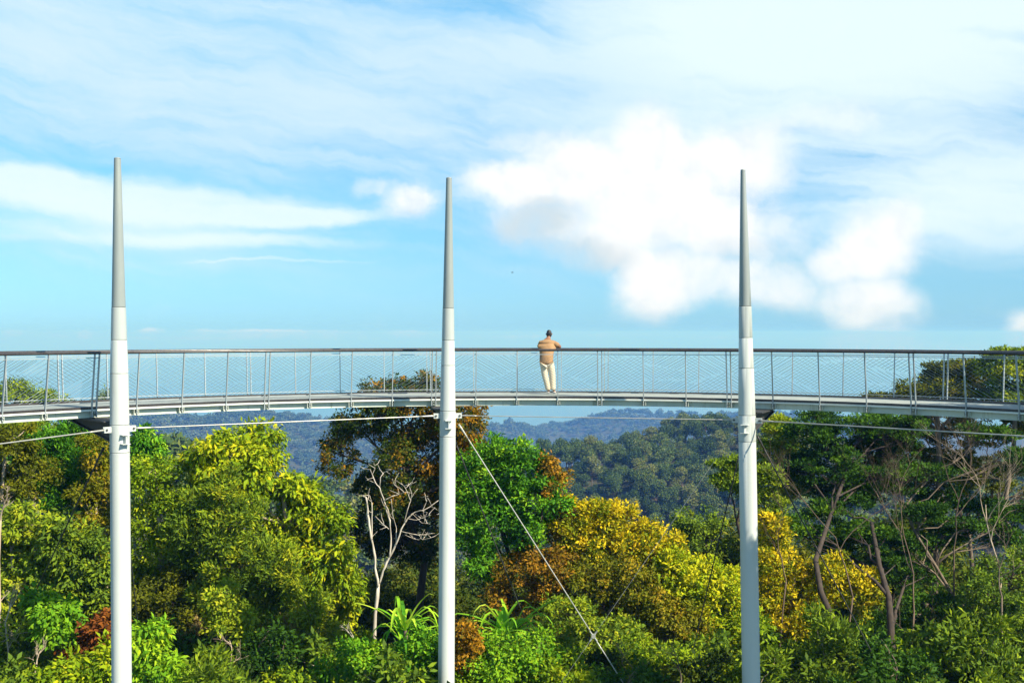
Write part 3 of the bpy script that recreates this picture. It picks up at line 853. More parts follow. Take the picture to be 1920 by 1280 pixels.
    # --- left centre: the big yellow green tree and what stands before it
    T('broadleaf_tree', 'large yellow green leafy tree left of the white dead tree', 'tree', bx(500, 37),
      LB(37, (455, 818, 48, 24), (490, 845, 40, 34), (420, 850, 50, 38), (395, 880, 48, 36), (465, 890, 62, 40), (430, 935, 70, 44), (530, 915, 42, 30), (560, 935, 48, 30), (600, 960, 42, 32),
         (625, 985, 36, 34), (545, 985, 62, 44), (615, 1040, 46, 48), (575, 1080, 60, 46), (640, 1095, 30, 44), (500, 1020, 60, 44), (620, 1150, 42, 40), jit=.9, seed=12),
      'bigleaf', 'yellowgreen', 'bark_pale', 21, .2, 1.1, tone=(.12, 1))
    T('conifer_tree', 'olive feathery tree in front of the large yellow green tree', 'tree', bx(430, 34.5),
      LB(34.5, (375, 960, 36, 44), (410, 925, 28, 46), (440, 985, 46, 50), (385, 1030, 60, 50), (455, 1060, 62, 50), (515, 1070, 44, 54), (420, 1120, 55, 50), (490, 1140, 60, 46), (345, 1000, 32, 44), jit=.6, seed=13),
      'feather', 'olive', 'bark', 22, .14, 1.0)
    T('broadleaf_tree', 'yellow olive tree right against the left mast, reddish leaves low down', 'tree', bx(300, 36),
      LB(36, (290, 880, 44, 30), (275, 925, 40, 40), (320, 920, 42, 40), (295, 975, 48, 40), (340, 965, 30, 36), (275, 1030, 40, 46), (315, 1045, 40, 46), (280, 1100, 40, 40), jit=.5, seed=14),
      'small', 'yellowgreen', 'bark_pale', 23, .13, .9, tone=(.05, .85))
    T('broadleaf_tree', 'small green crown just right of the left mast below the cable', 'tree', bx(262, 37.5),
      LB(37.5, (268, 822, 26, 20), (278, 850, 24, 20), (252, 860, 20, 30), jit=.3, seed=15), 'broad', 'green', 'bark_pale', 24, .1, .9)
    T('broadleaf_tree', 'olive brown feathery tree at the lower centre left, right of its green neighbour', 'tree', bx(560, 33.5),
      LB(33.5, (570, 1130, 40, 40), (600, 1190, 42, 40), (550, 1200, 46, 40), (620, 1245, 44, 38), (560, 1265, 50, 40), jit=.5, seed=16), 'feather', 'olive', 'bark_pale', 25, .09, .75, tone=(.35, 1))
    T('broadleaf_tree', 'fresh green shrub hanging among bare twigs, lower left of centre', 'shrub', bx(430, 33),
      LB(33, (425, 1125, 30, 28), (410, 1155, 24, 30), (445, 1170, 22, 28), jit=.3, seed=17), 'small', 'olive', 'bark', 26, .06, 1.0, tone=(.3, 1))
    T('broadleaf_tree', 'brown twiggy dying tree at the bottom edge, right of the left mast', 'tree', bx(480, 34),
      LB(34, (470, 1200, 60, 44), (530, 1180, 45, 45), (420, 1240, 55, 44), (500, 1260, 60, 40), (370, 1200, 50, 50), jit=.5, seed=18), 'small', 'drybrown', 'bark_pale', 27, .09, .3, twigs=14)
    T('broadleaf_tree', 'dark undergrowth tree with red leaves right of the left mast', 'tree', bx(310, 35),
      LB(35, (300, 1130, 50, 40), (340, 1150, 50, 44), (330, 1090, 40, 30), (360, 1110, 40, 36), (285, 1180, 36, 36), jit=.5, seed=19), 'small', 'olivebrown', 'bark_dark', 28, .08, .7, tone=(0, .6))
    # --- left edge
    T('conifer_tree', 'deep green bushy tree under the bridge at the left', 'tree', bx(120, 38),
      LB(38, (150, 815, 44, 26), (90, 835, 36, 30), (125, 865, 52, 40), (165, 880, 36, 44), (90, 900, 44, 40), (140, 930, 54, 44), (60, 860, 30, 30), jit=.5, seed=20), 'feather', 'green', 'bark_dark', 29, .15, 1.15, tone=(0, .8))
    T('broadleaf_tree', 'yellow olive tree showing through the railing at the left edge', 'tree', bx(20, 44),
      LB(44, (20, 740, 44, 24), (70, 748, 30, 20), (-40, 745, 50, 34), (95, 762, 26, 18), (0, 800, 60, 40), (60, 805, 46, 34), jit=.5, seed=21), 'small', 'olive', 'bark', 30, .15, 1.1, tone=(.1, .8))
    T('broadleaf_tree', 'grey green tree top just left of the left mast, behind the mesh', 'tree', bx(150, 55),
      LB(55, (135, 768, 26, 14), (165, 782, 26, 14), (200, 752, 14, 16), (190, 775, 20, 20), (150, 810, 46, 26), jit=.5, seed=22), 'broad', 'midpale', 'bark', 31, .15, .9, tone=(0, .7))
    T('broadleaf_tree', 'olive brown tree at the left edge below the bridge, pale twigs showing', 'tree', bx(10, 36),
      LB(36, (20, 850, 46, 34), (50, 900, 40, 40), (-10, 910, 40, 50), (30, 820, 40, 24), (-50, 860, 50, 60), jit=.5, seed=23), 'small', 'olivebrown', 'bark_pale', 32, .13, .9, tone=(0, .75), twigs=9)
    T('broadleaf_tree', 'yellow and orange leaved slender tree close behind the left mast', 'tree', bx(185, 36.5),
      LB(36.5, (180, 850, 26, 38), (190, 905, 24, 40), (170, 950, 30, 40), (190, 1000, 28, 44), jit=.4, seed=24), 'small', 'olivebrown', 'bark_pale', 33, .1, .95, tone=(.25, 1))
    T('broadleaf_tree', 'mid green leafy tree low at the left edge', 'tree', bx(50, 34),
      LB(34, (50, 985, 44, 34), (10, 1010, 44, 44), (80, 1030, 44, 40), (30, 1070, 55, 44), (-40, 1040, 50, 60), (-10, 1130, 50, 50), jit=.5, seed=25), 'broad', 'olive', 'bark_pale', 34, .12, .95, tone=(.25, 1))
    T('broadleaf_tree', 'darker green tree between the left edge and the left mast', 'tree', bx(135, 34),
      LB(34, (130, 1010, 46, 40), (165, 1050, 40, 46), (110, 1070, 48, 44), (150, 1110, 46, 40), (190, 1100, 26, 50), jit=.5, seed=26), 'broad', 'olive', 'bark_dark', 35, .12, .95, tone=(0, .8))
    T('broadleaf_tree', 'gloomy olive tree at the bottom left corner', 'tree', bx(20, 32),
      LB(32, (20, 1190, 55, 40), (-20, 1240, 60, 50), (50, 1260, 60, 40), (90, 1230, 40, 34), jit=.5, seed=27), 'small', 'olive', 'bark_pale', 36, .08, .6, twigs=9)
    T('leafy_shrub', 'bright lime green sprig of leaves at the lower left', 'shrub', bx(95, 31),
      LB(31, (80, 1130, 18, 14), (100, 1150, 24, 18), (118, 1180, 20, 18), (95, 1175, 16, 14), jit=.3, seed=28), 'broad', 'lime', 'bark', 37, .03, .8, tone=(.1, .85))
    T('leafy_shrub', 'red brown shrub left of the left mast near the bottom', 'shrub', bx(180, 31),
      LB(31, (195, 1170, 18, 26), (172, 1200, 24, 24), (198, 1220, 16, 26), (158, 1235, 22, 18), jit=.3, seed=29), 'broad', 'redbrown', 'bark_dark', 38, .05, .9)
    T('leafy_shrub', 'yellow green shrub at the bottom edge left of the left mast', 'shrub', bx(140, 28),
      LB(28, (120, 1275, 50, 26), (170, 1270, 34, 24), (200, 1250, 18, 34), jit=.3, seed=30), 'broad', 'yellowgreen', 'bark', 39, .04, .9, tone=(.2, .9))
    T('leafy_shrub', 'bright lime green shrub at the foot of the left mast, right side', 'shrub', bx(285, 27.5),
      LB(27.8, (280, 1195, 24, 22), (268, 1230, 24, 26), (305, 1240, 30, 22), (285, 1270, 46, 26), (330, 1275, 30, 20), jit=.3, seed=31), 'bigleaf', 'lime', 'bark', 40, .04, .9, tone=(.35, 1), scale=.8)
    # --- bottom centre shrubs
    T('leafy_shrub', 'bright green shrub under the strap leaved plant, right of the middle mast', 'shrub', bx(940, 30),
      LB(30, (895, 1215, 34, 24), (945, 1222, 42, 22), (990, 1225, 44, 30), (930, 1245, 55, 34), (1015, 1255, 40, 30), (880, 1260, 34, 34), jit=.3, seed=32), 'small', 'lime', 'bark', 41, .05, 1.1, tone=(.15, .95))
    T('leafy_shrub', 'green shrub left of the foot of the middle mast', 'shrub', bx(790, 30),
      LB(30, (795, 1215, 32, 26), (770, 1250, 46, 30), (810, 1265, 34, 34), jit=.3, seed=33), 'small', 'green', 'bark', 42, .05, 1.0, tone=(.3, 1))
    T('leafy_shrub', 'green bush right of the white dead tree base, bottom edge', 'shrub', bx(690, 31),
      LB(31, (665, 1225, 36, 30), (700, 1255, 50, 30), (640, 1265, 40, 28), jit=.3, seed=34), 'small', 'green', 'bark', 43, .05, .9, tone=(.2, 1))
    T('leafy_shrub', 'rusty leaved low shrub touching the right side of the middle mast', 'shrub', bx(868, 29),
      LB(29.4, (866, 1185, 9, 14), (872, 1212, 11, 12), (864, 1240, 8, 10), jit=.3, seed=35), 'small', 'orange', 'bark', 44, .03, .8, tone=(.2, 1))
    T('leafy_shrub', 'mid green bush at the bottom edge, right of the bright green shrub', 'shrub', bx(1060, 30),
      LB(30, (1055, 1262, 46, 26), (1095, 1280, 40, 24), (1020, 1290, 40, 20), jit=.3, seed=36), 'small', 'yellowgreen', 'bark', 45, .04, .9, tone=(.1, .9))
    # --- right side
    T('layered_tree', 'dark layered evergreen right of the shaded mast, under the bridge', 'tree', bx(1605, 42),
      LB(42, (1545, 795, 50, 24), (1620, 795, 64, 22), (1690, 805, 46, 22), (1525, 830, 34, 26), (1580, 835, 58, 34), (1655, 840, 64, 32), (1560, 880, 56, 34), (1630, 890, 62, 34), (1700, 870, 44, 30), (1510, 880, 30, 30), (1590, 935, 60, 34), jit=.7, seed=37),
      'pad', 'deepgreen', 'bark_dark', 46, .15, 1.25, tone=(0, .75), twigs=12, twig_r=.022,
      trunk_pts=[at(1640, 1420, 38), at(1610, 1290, 38), at(1575, 1190, 38.2), at(1540, 1110, 38.6), at(1530, 1050, 39.5), at(1560, 960, 42), at(1590, 880, 44)])
    T('conifer_tree', 'pointed olive conifer top beside the shaded mast, right', 'tree', bx(1460, 44),
      LB(44, (1457, 795, 12, 14), (1460, 818, 24, 16), (1462, 845, 34, 20), (1455, 880, 36, 26), (1470, 910, 40, 30), jit=.3, seed=38), 'pad', 'olive', 'bark', 47, .13, 1.3, tone=(.2, 1))
    T('layered_tree', 'dark green branch tips just left of the shaded mast', 'tree', bx(1405, 41),
      LB(41, (1375, 868, 28, 12), (1395, 892, 34, 14), (1365, 905, 20, 10), (1410, 925, 26, 14), (1435, 900, 26, 20), (1440, 950, 26, 26), jit=.4, seed=39), 'pad', 'olive', 'bark_dark', 48, .13, 1.3, tone=(.1, .9))
    T('layered_tree', 'flat topped tree behind the railing right, upper crown above the deck', 'tree', bx(1760, 43),
      LB(43, (1745, 708, 34, 16), (1790, 692, 42, 16), (1835, 712, 40, 18), (1700, 728, 28, 16), (1760, 738, 60, 18), (1830, 745, 50, 18), (1690, 760, 26, 12), (1655, 748, 18, 7), jit=.7, seed=40), 'pad', 'olivebrown', 'bark', 49, .2, 1.2, tone=(.0, .75), twigs=12, lobe_tone=None)
    T('layered_tree', 'open crowned tree at the right edge reaching above the handrail', 'tree', bx(1900, 41),
      LB(41, (1890, 668, 34, 12), (1860, 690, 26, 14), (1915, 700, 34, 20), (1895, 735, 36, 20), (1950, 690, 46, 40), (1930, 760, 46, 30), (1975, 760, 50, 60), jit=.7, seed=41), 'pad', 'olive', 'bark', 50, .18, 1.0, tone=(.1, .9), twigs=12)
    T('layered_tree', 'twiggy reddish brown tree below the deck at the right, few leaves', 'tree', bx(1800, 44),
      LB(44, (1760, 800, 50, 36), (1820, 810, 46, 36), (1880, 805, 44, 34), (1790, 860, 60, 40), (1860, 870, 60, 40), (1730, 850, 36, 40), (1900, 920, 44, 50), (1760, 910, 56, 40), jit=.8, seed=42), 'pad', 'olivebrown', 'bark', 51, .16, .5, tone=(0, .6), twigs=34, twig_r=.035)
    T('layered_tree', 'tree with vivid green flat clumps on pale branches, right', 'tree', bx(1850, 40),
      LB(40, (1690, 885, 46, 12), (1765, 890, 36, 12), (1670, 915, 36, 10), (1780, 935, 50, 16), (1850, 955, 46, 16), (1710, 965, 46, 18), (1815, 985, 46, 14), (1765, 1010, 50, 18), (1870, 1010, 40, 18), (1700, 1030, 46, 18), (1900, 960, 36, 20), (1860, 810, 40, 12), (1905, 870, 40, 22), jit=.9, seed=43),
      'pad', 'deepgreen', 'bark', 52, .085, 1.1, tone=(0, .8), twigs=12, twig_r=.022,
      trunk_pts=[at(1910, 1300, 41), at(1880, 1240, 41), at(1830, 1180, 41.3), at(1790, 1120, 41.6), at(1755, 1060, 42), at(1715, 995, 42.5), at(1695, 950, 43), at(1740, 900, 43)])
    T('layered_tree', 'dark tree with a forked brown trunk, lower right', 'tree', bx(1680, 39.5),
      LB(39.5, (1600, 1000, 46, 20), (1560, 960, 40, 18), (1650, 1010, 46, 22), (1640, 1060, 50, 24), (1580, 1040, 40, 20), (1700, 1080, 50, 26), (1500, 990, 36, 20), jit=.8, seed=44), 'pad', 'deepgreen', 'bark_dark', 53, .17, 1.0, tone=(.1, 1), twigs=12, twig_r=.022,
      trunk_pts=[at(1690, 1420, 38), at(1675, 1280, 38.1), at(1672, 1180, 38.4), at(1668, 1120, 39), at(1650, 1060, 40), at(1635, 980, 42)])
    T('broadleaf_tree', 'sunlit golden yellow tree low right of the shaded mast', 'tree', bx(1480, 37.5),
      LB(37.5, (1440, 1000, 26, 40), (1455, 1055, 36, 46), (1440, 1110, 40, 46), (1500, 1105, 46, 50), (1560, 1090, 46, 46), (1610, 1110, 40, 40), (1480, 1160, 50, 40), (1445, 1180, 36, 40), jit=.5, seed=45), 'tuft', 'gold', 'bark', 54, .12, 1.0, tone=(0, .9))
    T('broadleaf_tree', 'olive green tree at the bottom edge right of the shaded mast', 'tree', bx(1490, 38),
      LB(38, (1450, 1190, 40, 40), (1500, 1210, 55, 44), (1560, 1230, 50, 44), (1450, 1260, 44, 36), (1520, 1275, 60, 36), jit=.5, seed=46), 'small', 'yellowgreen', 'bark_dark', 55, .12, .9, tone=(.0, .75))
    T('broadleaf_tree', 'deep green tree at the bottom edge, between the leaning trunks', 'tree', bx(1730, 38),
      LB(38, (1640, 1190, 40, 34), (1730, 1150, 56, 36), (1700, 1210, 60, 44), (1780, 1200, 56, 40), (1660, 1260, 56, 36), (1760, 1265, 60, 36), jit=.6, seed=47), 'pad', 'deepgreen', 'bark_dark', 56, .12, 1.3, tone=(.1, .95))
    T('broadleaf_tree', 'dark shaded tree in the bottom right corner', 'tree', bx(1870, 37),
      LB(37, (1850, 1110, 56, 44), (1900, 1160, 50, 50), (1850, 1230, 60, 44), (1920, 1250, 60, 50), (1900, 1070, 50, 40), jit=.6, seed=48), 'small', 'olive', 'bark_dark', 57, .12, .8, tone=(0, .7), twigs=16, twig_r=.022)
    rng = random.Random(4)
    tall = [(Vector((14.1 + rng.uniform(-.7, .7), 21.7 + rng.uniform(-.7, .7), z)), 1.5, 1.5, 1.0) for z in np.linspace(-4.0, 4.4, 10)]
    T('conifer_tree', 'tall narrow tree standing inside the ring at the right, beyond the picture edge', 'tree', (14.1, 21.7), tall, 'broad', 'olive', 'bark', 60, .18, 1.2)
plant_trees(); print('LEAVES', NLEAF)

# --- trees standing deeper on the slope, filling in behind the front row
def fill_trees():
    rng = random.Random(9)
    protos = []
    for k in range(4):
        r = np.random.default_rng(200 + k); lobes = []
        H = 11.0
        for q in range(9):
            a = r.uniform(0, 6.28); rr = r.uniform(0, 2.4); lobes.append((Vector((math.cos(a) * rr, math.sin(a) * rr, H - 1.2 - r.uniform(0, 5.0) * (.3 + rr / 3))), r.uniform(1.1, 1.8), r.uniform(1.1, 1.8), r.uniform(.8, 1.3)))
        v, f, tn, C, I = foliage(r, lobes, 'broad', .75, (0, 1), None, 1.15)
        root = empty('forest_tree', (0, 0, 0))
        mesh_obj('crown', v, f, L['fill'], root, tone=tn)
        mb = MB(); tp = curve(r, (0, 0, -.5), (0, 0, H - 2), 7, .03); mb.tube(tp, list(np.linspace(.2, .06, len(tp))), 7)
        for (c, *_r) in lobes:
            j = r.integers(3, len(tp)); p = curve(r, tp[j], tuple(c), 4, .08); mb.tube(p, list(np.linspace(.08, .02, len(p))), 5)
        mb.build('trunk', M['bark_dark'], root, True)
        protos.append(root)
    used = set(); n = 0
    spots = []
    for d, top, step in ((47, 1075, 118), (58, 1040, 130), (74, 1000, 110), (98, 985, 84), (135, 970, 62)):
        px = -60 + rng.uniform(0, 60)
        while px < 1990:
            hidden = prof(px, [(0, 0), (1920, 0)])
            spots.append((px + rng.uniform(-25, 25), d * rng.uniform(.94, 1.07), top + rng.uniform(-18, 25), d))
            px += step * rng.uniform(.8, 1.2)
    for px, d, top, dn_ in spots:
        if 1020 < px < 1400: top += 55
        if px > 1430: top -= (0, 90, 150, 150, 0)[[47, 58, 74, 98, 135].index(dn_)]
        if px < 250: top -= (20, 90, 130, 130, 0)[[47, 58, 74, 98, 135].index(dn_)]
        x, y = bx0(px, d); zb = ground(x, y); zt = at(px, top, d).z
        s = max(.55, min(1.7, (zt - zb) / 11.0))
        if zt - zb < 4: continue
        k = n % 4; n += 1
        src = protos[k]
        if k not in used: r = src; used.add(k)
        else:
            r = src.copy(); COL.objects.link(r)
            for ch in src.children:
                c = ch.copy(); COL.objects.link(c); c.parent = r
        r.location = (x, y, zb); r.rotation_euler = (0, 0, rng.uniform(0, 6.28)); r.scale = (s, s, s)
        tag(r, 'shaded green tree on the slope behind the front trees', 'tree', 'trees filling the slope behind the front trees')
fill_trees()

def understory():
    rng = random.Random(31); protos = []
    for k, mat in enumerate(('yellowgreen', 'olive', 'deepgreen', 'olive', 'fill')):
        r = np.random.default_rng(500 + k)
        lobes = [(Vector((r.uniform(-.9, .9), r.uniform(-.8, .8), z)), r.uniform(.4, .8), r.uniform(.4, .8), r.uniform(.35, .6)) for z in np.linspace(1.6, 5.0, 10)]
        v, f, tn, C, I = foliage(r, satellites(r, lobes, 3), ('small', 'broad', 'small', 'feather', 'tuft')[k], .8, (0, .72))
        root = empty('understory_shrub'); mesh_obj('crown', v, f, L[mat], root, tone=tn)
        mb = MB()
        for (c, *_) in lobes:
            p = curve(r, (r.uniform(-.15, .15), r.uniform(-.15, .15), -.3), tuple(c), 5, .12); mb.tube(p, list(np.linspace(.035, .012, len(p))), 5)
        for q in r.choice(len(C), 26):
            p = curve(r, tuple(lobes[I[q] // 4][0]), C[q] * 1.02, 3, .12); mb.tube(p, [.014, .011, .009, .006], 4, cap=False)
        mb.build('stem', M['bark_pale' if k % 2 else 'bark'], root, True); protos.append(root)
    used = set(); n = 0
    for d, base, step in ((27.5, 1296, 150), (30.0, 1276, 120), (32.5, 1244, 100), (35.5, 1205, 92)):
        px = -30.0
        while px < 1960:
            p = px + rng.uniform(-20, 20); px += step * rng.uniform(.8, 1.25)
            top = base + rng.uniform(-55, 30)
            if d < 31.5 and min(abs(p - q) for q in (226, 838, 1403)) < 75: continue
            if d < 31.5 and abs(p - 1150) < 70: continue
            x, y = bx0(p, d * rng.uniform(.98, 1.02)); zt = at(p, top, d).z; zb = ground(x, y)
            k = rng.randrange(5); src = protos[k]
            if k not in used: r = src; used.add(k)
            else:
                r = src.copy(); COL.objects.link(r)
                for ch in src.children:
                    c = ch.copy(); COL.objects.link(c); c.parent = r
            s = min(1.45, max(.55, (zt - zb) / 5.5)); r.location = (x, y, zb - .05)
            r.rotation_euler = (0, 0, rng.uniform(0, 6.28)); r.scale = (s, s, s)
            tag(r, 'small leafy shrub among the undergrowth along the bottom of the slope', 'shrub', 'understory shrubs')
understory()

# --- wooded hills: separate crowns on the near hill, one mass beyond
def hill_proto(k, mat, nl, leaf):
    r = np.random.default_rng(300 + k); lobes = []
    for q in range(nl):
        a = r.uniform(0, 6.28); rr = r.uniform(0, 1.0) ** .6 * 3.0
        lobes.append((math.cos(a) * rr, math.sin(a) * rr, 9.5 - .22 * rr * rr + r.uniform(-2.2, .8), r.uniform(1.1, 2.0)))
    P_, O_ = [], []
    for (x, y, z, rad) in lobes:
        n = int(60 * rad * rad * (.62 / leaf) ** 1.5)
        d = unit(r.normal(size=(n, 3))); d[:, 2] = np.abs(d[:, 2]) * 1.0 - .35; d = unit(d)
        P_.append(np.array([x, y, z]) + d * rad * r.uniform(.75, 1.1, (n, 1)) * np.array([1, 1, .75])); O_.append(d)
    P_, O_ = np.concatenate(P_), np.concatenate(O_)
    v, f = leaf_quads(r, P_, O_, leaf, leaf * .62, .1, 1.1, .2)
    tn = np.clip(.5 + r.normal(0, .2, len(P_)), 0, 1)
    return v, f, tn, lobes

def hills():
    rng = random.Random(21)
    protos = []
    for k in range(6):
        v, f, tn, lobes = hill_proto(k, 'hill', 15, .42)
        root = empty('hillside_tree', (0, 0, 0))
        shift = (-.32, -.05, .2, -.15, .38, .08)[k]
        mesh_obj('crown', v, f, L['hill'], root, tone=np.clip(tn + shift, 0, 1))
        mb = MB().tube([(0, 0, -1), (.1, .05, 4), (.0, .0, 8)], [.22, .16, .1], 6)
        for (x, y, z, rad) in lobes: mb.tube([(0, 0, 5 + .2 * rad), (x * .6, y * .6, z - 1.2), (x, y, z)], [.12, .08, .04], 4, cap=False)
        mb.build('trunk', M['bark'], root, True)
        protos.append(root)
    # candidate spots on the near hill face in the columns the photo leaves open
    spots = []
    for _ in range(30000):
        px = rng.uniform(-450, 2450)
        dn = float(prof(px, NEARD)); d = dn * rng.uniform(.58, 1.03)
        x, y = (px - 960) / F * d, d
        spots.append((px, d, x, y))
    acc = []
    for px, d, x, y in spots:
        mind = 4.7 if d > 150 and (1000 < px < 1430 or 240 < px < 420) else 6.6
        if all((x - a[0]) ** 2 + (y - a[1]) ** 2 > mind ** 2 for a in acc): acc.append((x, y, px, d))
    # rank by apparent openness: the 300 nearest in view become trees of their own
    acc.sort(key=lambda a: (0 if 1010 < a[2] < 1420 else 1 if 240 < a[2] < 700 else 2, -a[3]))
    own, rest = acc[:300], acc[300:]
    used = set()
    for i, (x, y, px, d) in enumerate(own):
        k = rng.randrange(6); src = protos[k]
        if k not in used: r = src; used.add(k)
        else:
            r = src.copy(); COL.objects.link(r)
            for ch in src.children:
                c = ch.copy(); COL.objects.link(c); c.parent = r
        s = rng.uniform(.55, 1.0)
        r.location = (x, y, ground(x, y) - 2.2); r.rotation_euler = (0, 0, rng.uniform(0, 6.28)); r.scale = (s, s, s * rng.uniform(1.0, 1.45))
        tag(r, 'hazy green tree on the nearer wooded hillside', 'tree', 'trees on the nearer wooded hillside')
    for k in range(6):
        if k not in used: protos[k].location = (0, 300, -200)
    # the rest of the near hill
    V_, F_, T_ = [], [], []; nb = 0
    lib = [hill_proto(40 + k, 'far', 6, 1.05)[:3] for k in range(5)]
    def put(x, y, s, rg):
        nonlocal nb
        v, f, tn = lib[rg.integers(5)]
        a = rg.uniform(0, 6.28); ca, sa = math.cos(a), math.sin(a)
        w = np.c_[v[:, 0] * ca - v[:, 1] * sa, v[:, 0] * sa + v[:, 1] * ca, v[:, 2]] * s + np.array([x, y, ground(x, y) - 4.2 * s])
        V_.append(w); F_.append(f + nb); nb += len(w); T_.append(np.clip(tn + rg.normal(0, .17), 0, 1))
    rg = np.random.default_rng(5)
    for (x, y, px, d) in rest: put(x, y, rg.uniform(.8, 1.2), rg)
    if V_:
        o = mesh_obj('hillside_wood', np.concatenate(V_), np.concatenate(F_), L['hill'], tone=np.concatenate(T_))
        tag(o, 'hazy wood on the lower slopes behind the front trees', 'wood', kind='stuff')
    V_, F_, T_ = [], [], []; nb = 0
    n = 0
    while n < 4600:
        px = rg.uniform(150, 1720) if rg.random() < .9 else rg.uniform(-100, 2020); df = float(prof(px, FARD)); dn = float(prof(px, NEARD))
        d = df * (1.03 - .42 * rg.random() ** 1.15)
        if d < dn + 60: continue
        x, y = (px - 960) / F * d, d
        put(x, y, rg.uniform(1.4, 2.3), rg); n += 1
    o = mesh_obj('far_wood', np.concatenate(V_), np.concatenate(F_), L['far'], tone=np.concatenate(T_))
    tag(o, 'blue hazy forest covering the far hills', 'wood', kind='stuff')
hills()

# --- undergrowth between the trunks
def undergrowth():
    rng = np.random.default_rng(77); n = 1500
    px = rng.uniform(-120, 2040, n); d = rng.uniform(24, 60, n)
    x, y = (px - 960) / F * d, d
    z = hgt(x, y)
    k = 22
    c = np.stack([x, y, z + .2], 1)[:, None, :] + rng.normal(size=(n, k, 3)) * np.array([.55, .55, .45])
    c[..., 2] = np.maximum(c[..., 2], z[:, None] + .05)
    out = np.broadcast_to(np.array([0, 0, 1.0]), c.shape)
    v, f = leaf_quads(rng, c.reshape(-1, 3), out.reshape(-1, 3), .42, .12, .1, 1.2, .2)
    tn = np.clip(.4 + np.repeat(rng.normal(0, .2, n), k) + rng.normal(0, .15, n * k), 0, 1)
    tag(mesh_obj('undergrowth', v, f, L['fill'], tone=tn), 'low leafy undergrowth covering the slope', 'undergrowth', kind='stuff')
undergrowth()

# --- white dead tree
def dead_tree():
    d = 38.0
    b = at(703, 1420, d); bz = ground(b.x, b.y); base = Vector((b.x, b.y, bz))
    r = empty('dead_tree', base); tag(r, 'bare bleached white dead tree with forked branches, left of the middle mast', 'tree')
    rng = random.Random(3)
    def ln(pts, r0, r1, dd=0.0):
        P_ = [at(x, y, d + dd + rng.uniform(-.15, .15)) - base for x, y in pts]
        return P_, list(np.linspace(r0, r1, len(P_)))
    mb = MB(); k = d / F
    trunk = [base + Vector((.1, 0, -.3)) - base] + [at(x, y, d) - base for x, y in ((704, 1330), (703, 1260), (701, 1200), (703, 1150), (707, 1120), (709, 1095))]
    mb.tube(trunk, [5.0 * k, 4.2 * k, 3.4 * k, 4.0 * k, 3.1 * k, 3.7 * k, 2.8 * k], 8)
    mb.build('trunk', M['bark_white'], r, True)
    bm = MB()
    L_ = [([(708, 1100), (703, 1065), (701, 1035), (694, 995), (689, 965), (686, 932)], 4.4, 3.4), ([(701, 1035), (697, 1010), (697, 970), (697, 942)], 2.4, 1.8),
          ([(686, 945), (690, 935), (692, 928)], 2, 1), ([(709, 1098), (718, 1070), (730, 1045), (742, 1020), (752, 992), (764, 972), (778, 960), (792, 957), (806, 950), (822, 938)], 3.8, 1.2),
          ([(730, 1045), (733, 1010), (731, 975), (725, 960), (722, 948)], 2.8, 1.6), ([(731, 985), (727, 955), (719, 935), (712, 915), (704, 905), (698, 890), (694, 880), (684, 879)], 2.6, .9),
          ([(721, 938), (735, 930), (748, 927), (757, 922)], 1.8, .9), ([(712, 915), (713, 895), (720, 885), (733, 880)], 1.5, .7), ([(704, 968), (715, 980), (729, 992)], 1.4, 1.2),
          ([(758, 980), (764, 955), (770, 938), (772, 925), (765, 905)], 1.8, .6), ([(742, 1022), (743, 990), (736, 965), (733, 935)], 1.5, .6), ([(770, 938), (760, 915), (752, 905)], 1.0, .5),
          ([(752, 996), (770, 1000), (785, 1003), (800, 1002), (810, 1000)], 1.3, .5), ([(764, 972), (780, 975), (795, 970), (808, 965)], 1.2, .5), ([(792, 957), (800, 940), (802, 930)], 1.0, .4),
          ([(806, 950), (815, 952), (825, 960)], .8, .4), ([(785, 1003), (792, 1012), (808, 1008)], .8, .4), ([(770, 1000), (775, 1010), (786, 1012)], .8, .4), ([(772, 962), (790, 980), (806, 982)], .8, .4),
          ([(703, 905), (690, 900), (685, 893)], .8, .4), ([(748, 927), (746, 915), (740, 905)], .8, .4), ([(698, 890), (703, 878), (702, 870)], .8, .4)]
    for pts, r0, r1 in L_:
        P_, rr = ln(pts, r0 * k, r1 * k); P_ = P_
        Q, q = [], []
        for a_, b_, ra, rb in zip(P_[:-1], P_[1:], rr[:-1], rr[1:]):
            for t in (0, .33, .67):
                w = .35 * ra if t else 0
                Q.append(a_.lerp(b_, t) + Vector((rng.uniform(-1, 1), rng.uniform(-1, 1), rng.uniform(-1, 1))) * w); q.append((ra + (rb - ra) * t) * .54 * rng.uniform(.85, 1.2))
        Q.append(P_[-1]); q.append(rr[-1] * .5); bm.tube(Q, q, 6)
        for _ in range(2 if r0 > 2 else 3):
            j = rng.randrange(len(Q) // 2, len(Q)); p = Q[j]; v = Vector((rng.uniform(-1, 1), rng.uniform(-1, 1), rng.uniform(-.4, 1))).normalized()
            T_ = [p]; 
            for m_ in range(4): v = (v + Vector((rng.uniform(-1, 1), rng.uniform(-1, 1), rng.uniform(-.6, .8))) * .3).normalized(); T_.append(T_[-1] + v * rng.uniform(.06, .14))
            bm.tube(T_, list(np.linspace(.7 * k, .25 * k, 5)), 4)
    bm.build('branches', M['bark_white'], r, True)
dead_tree()

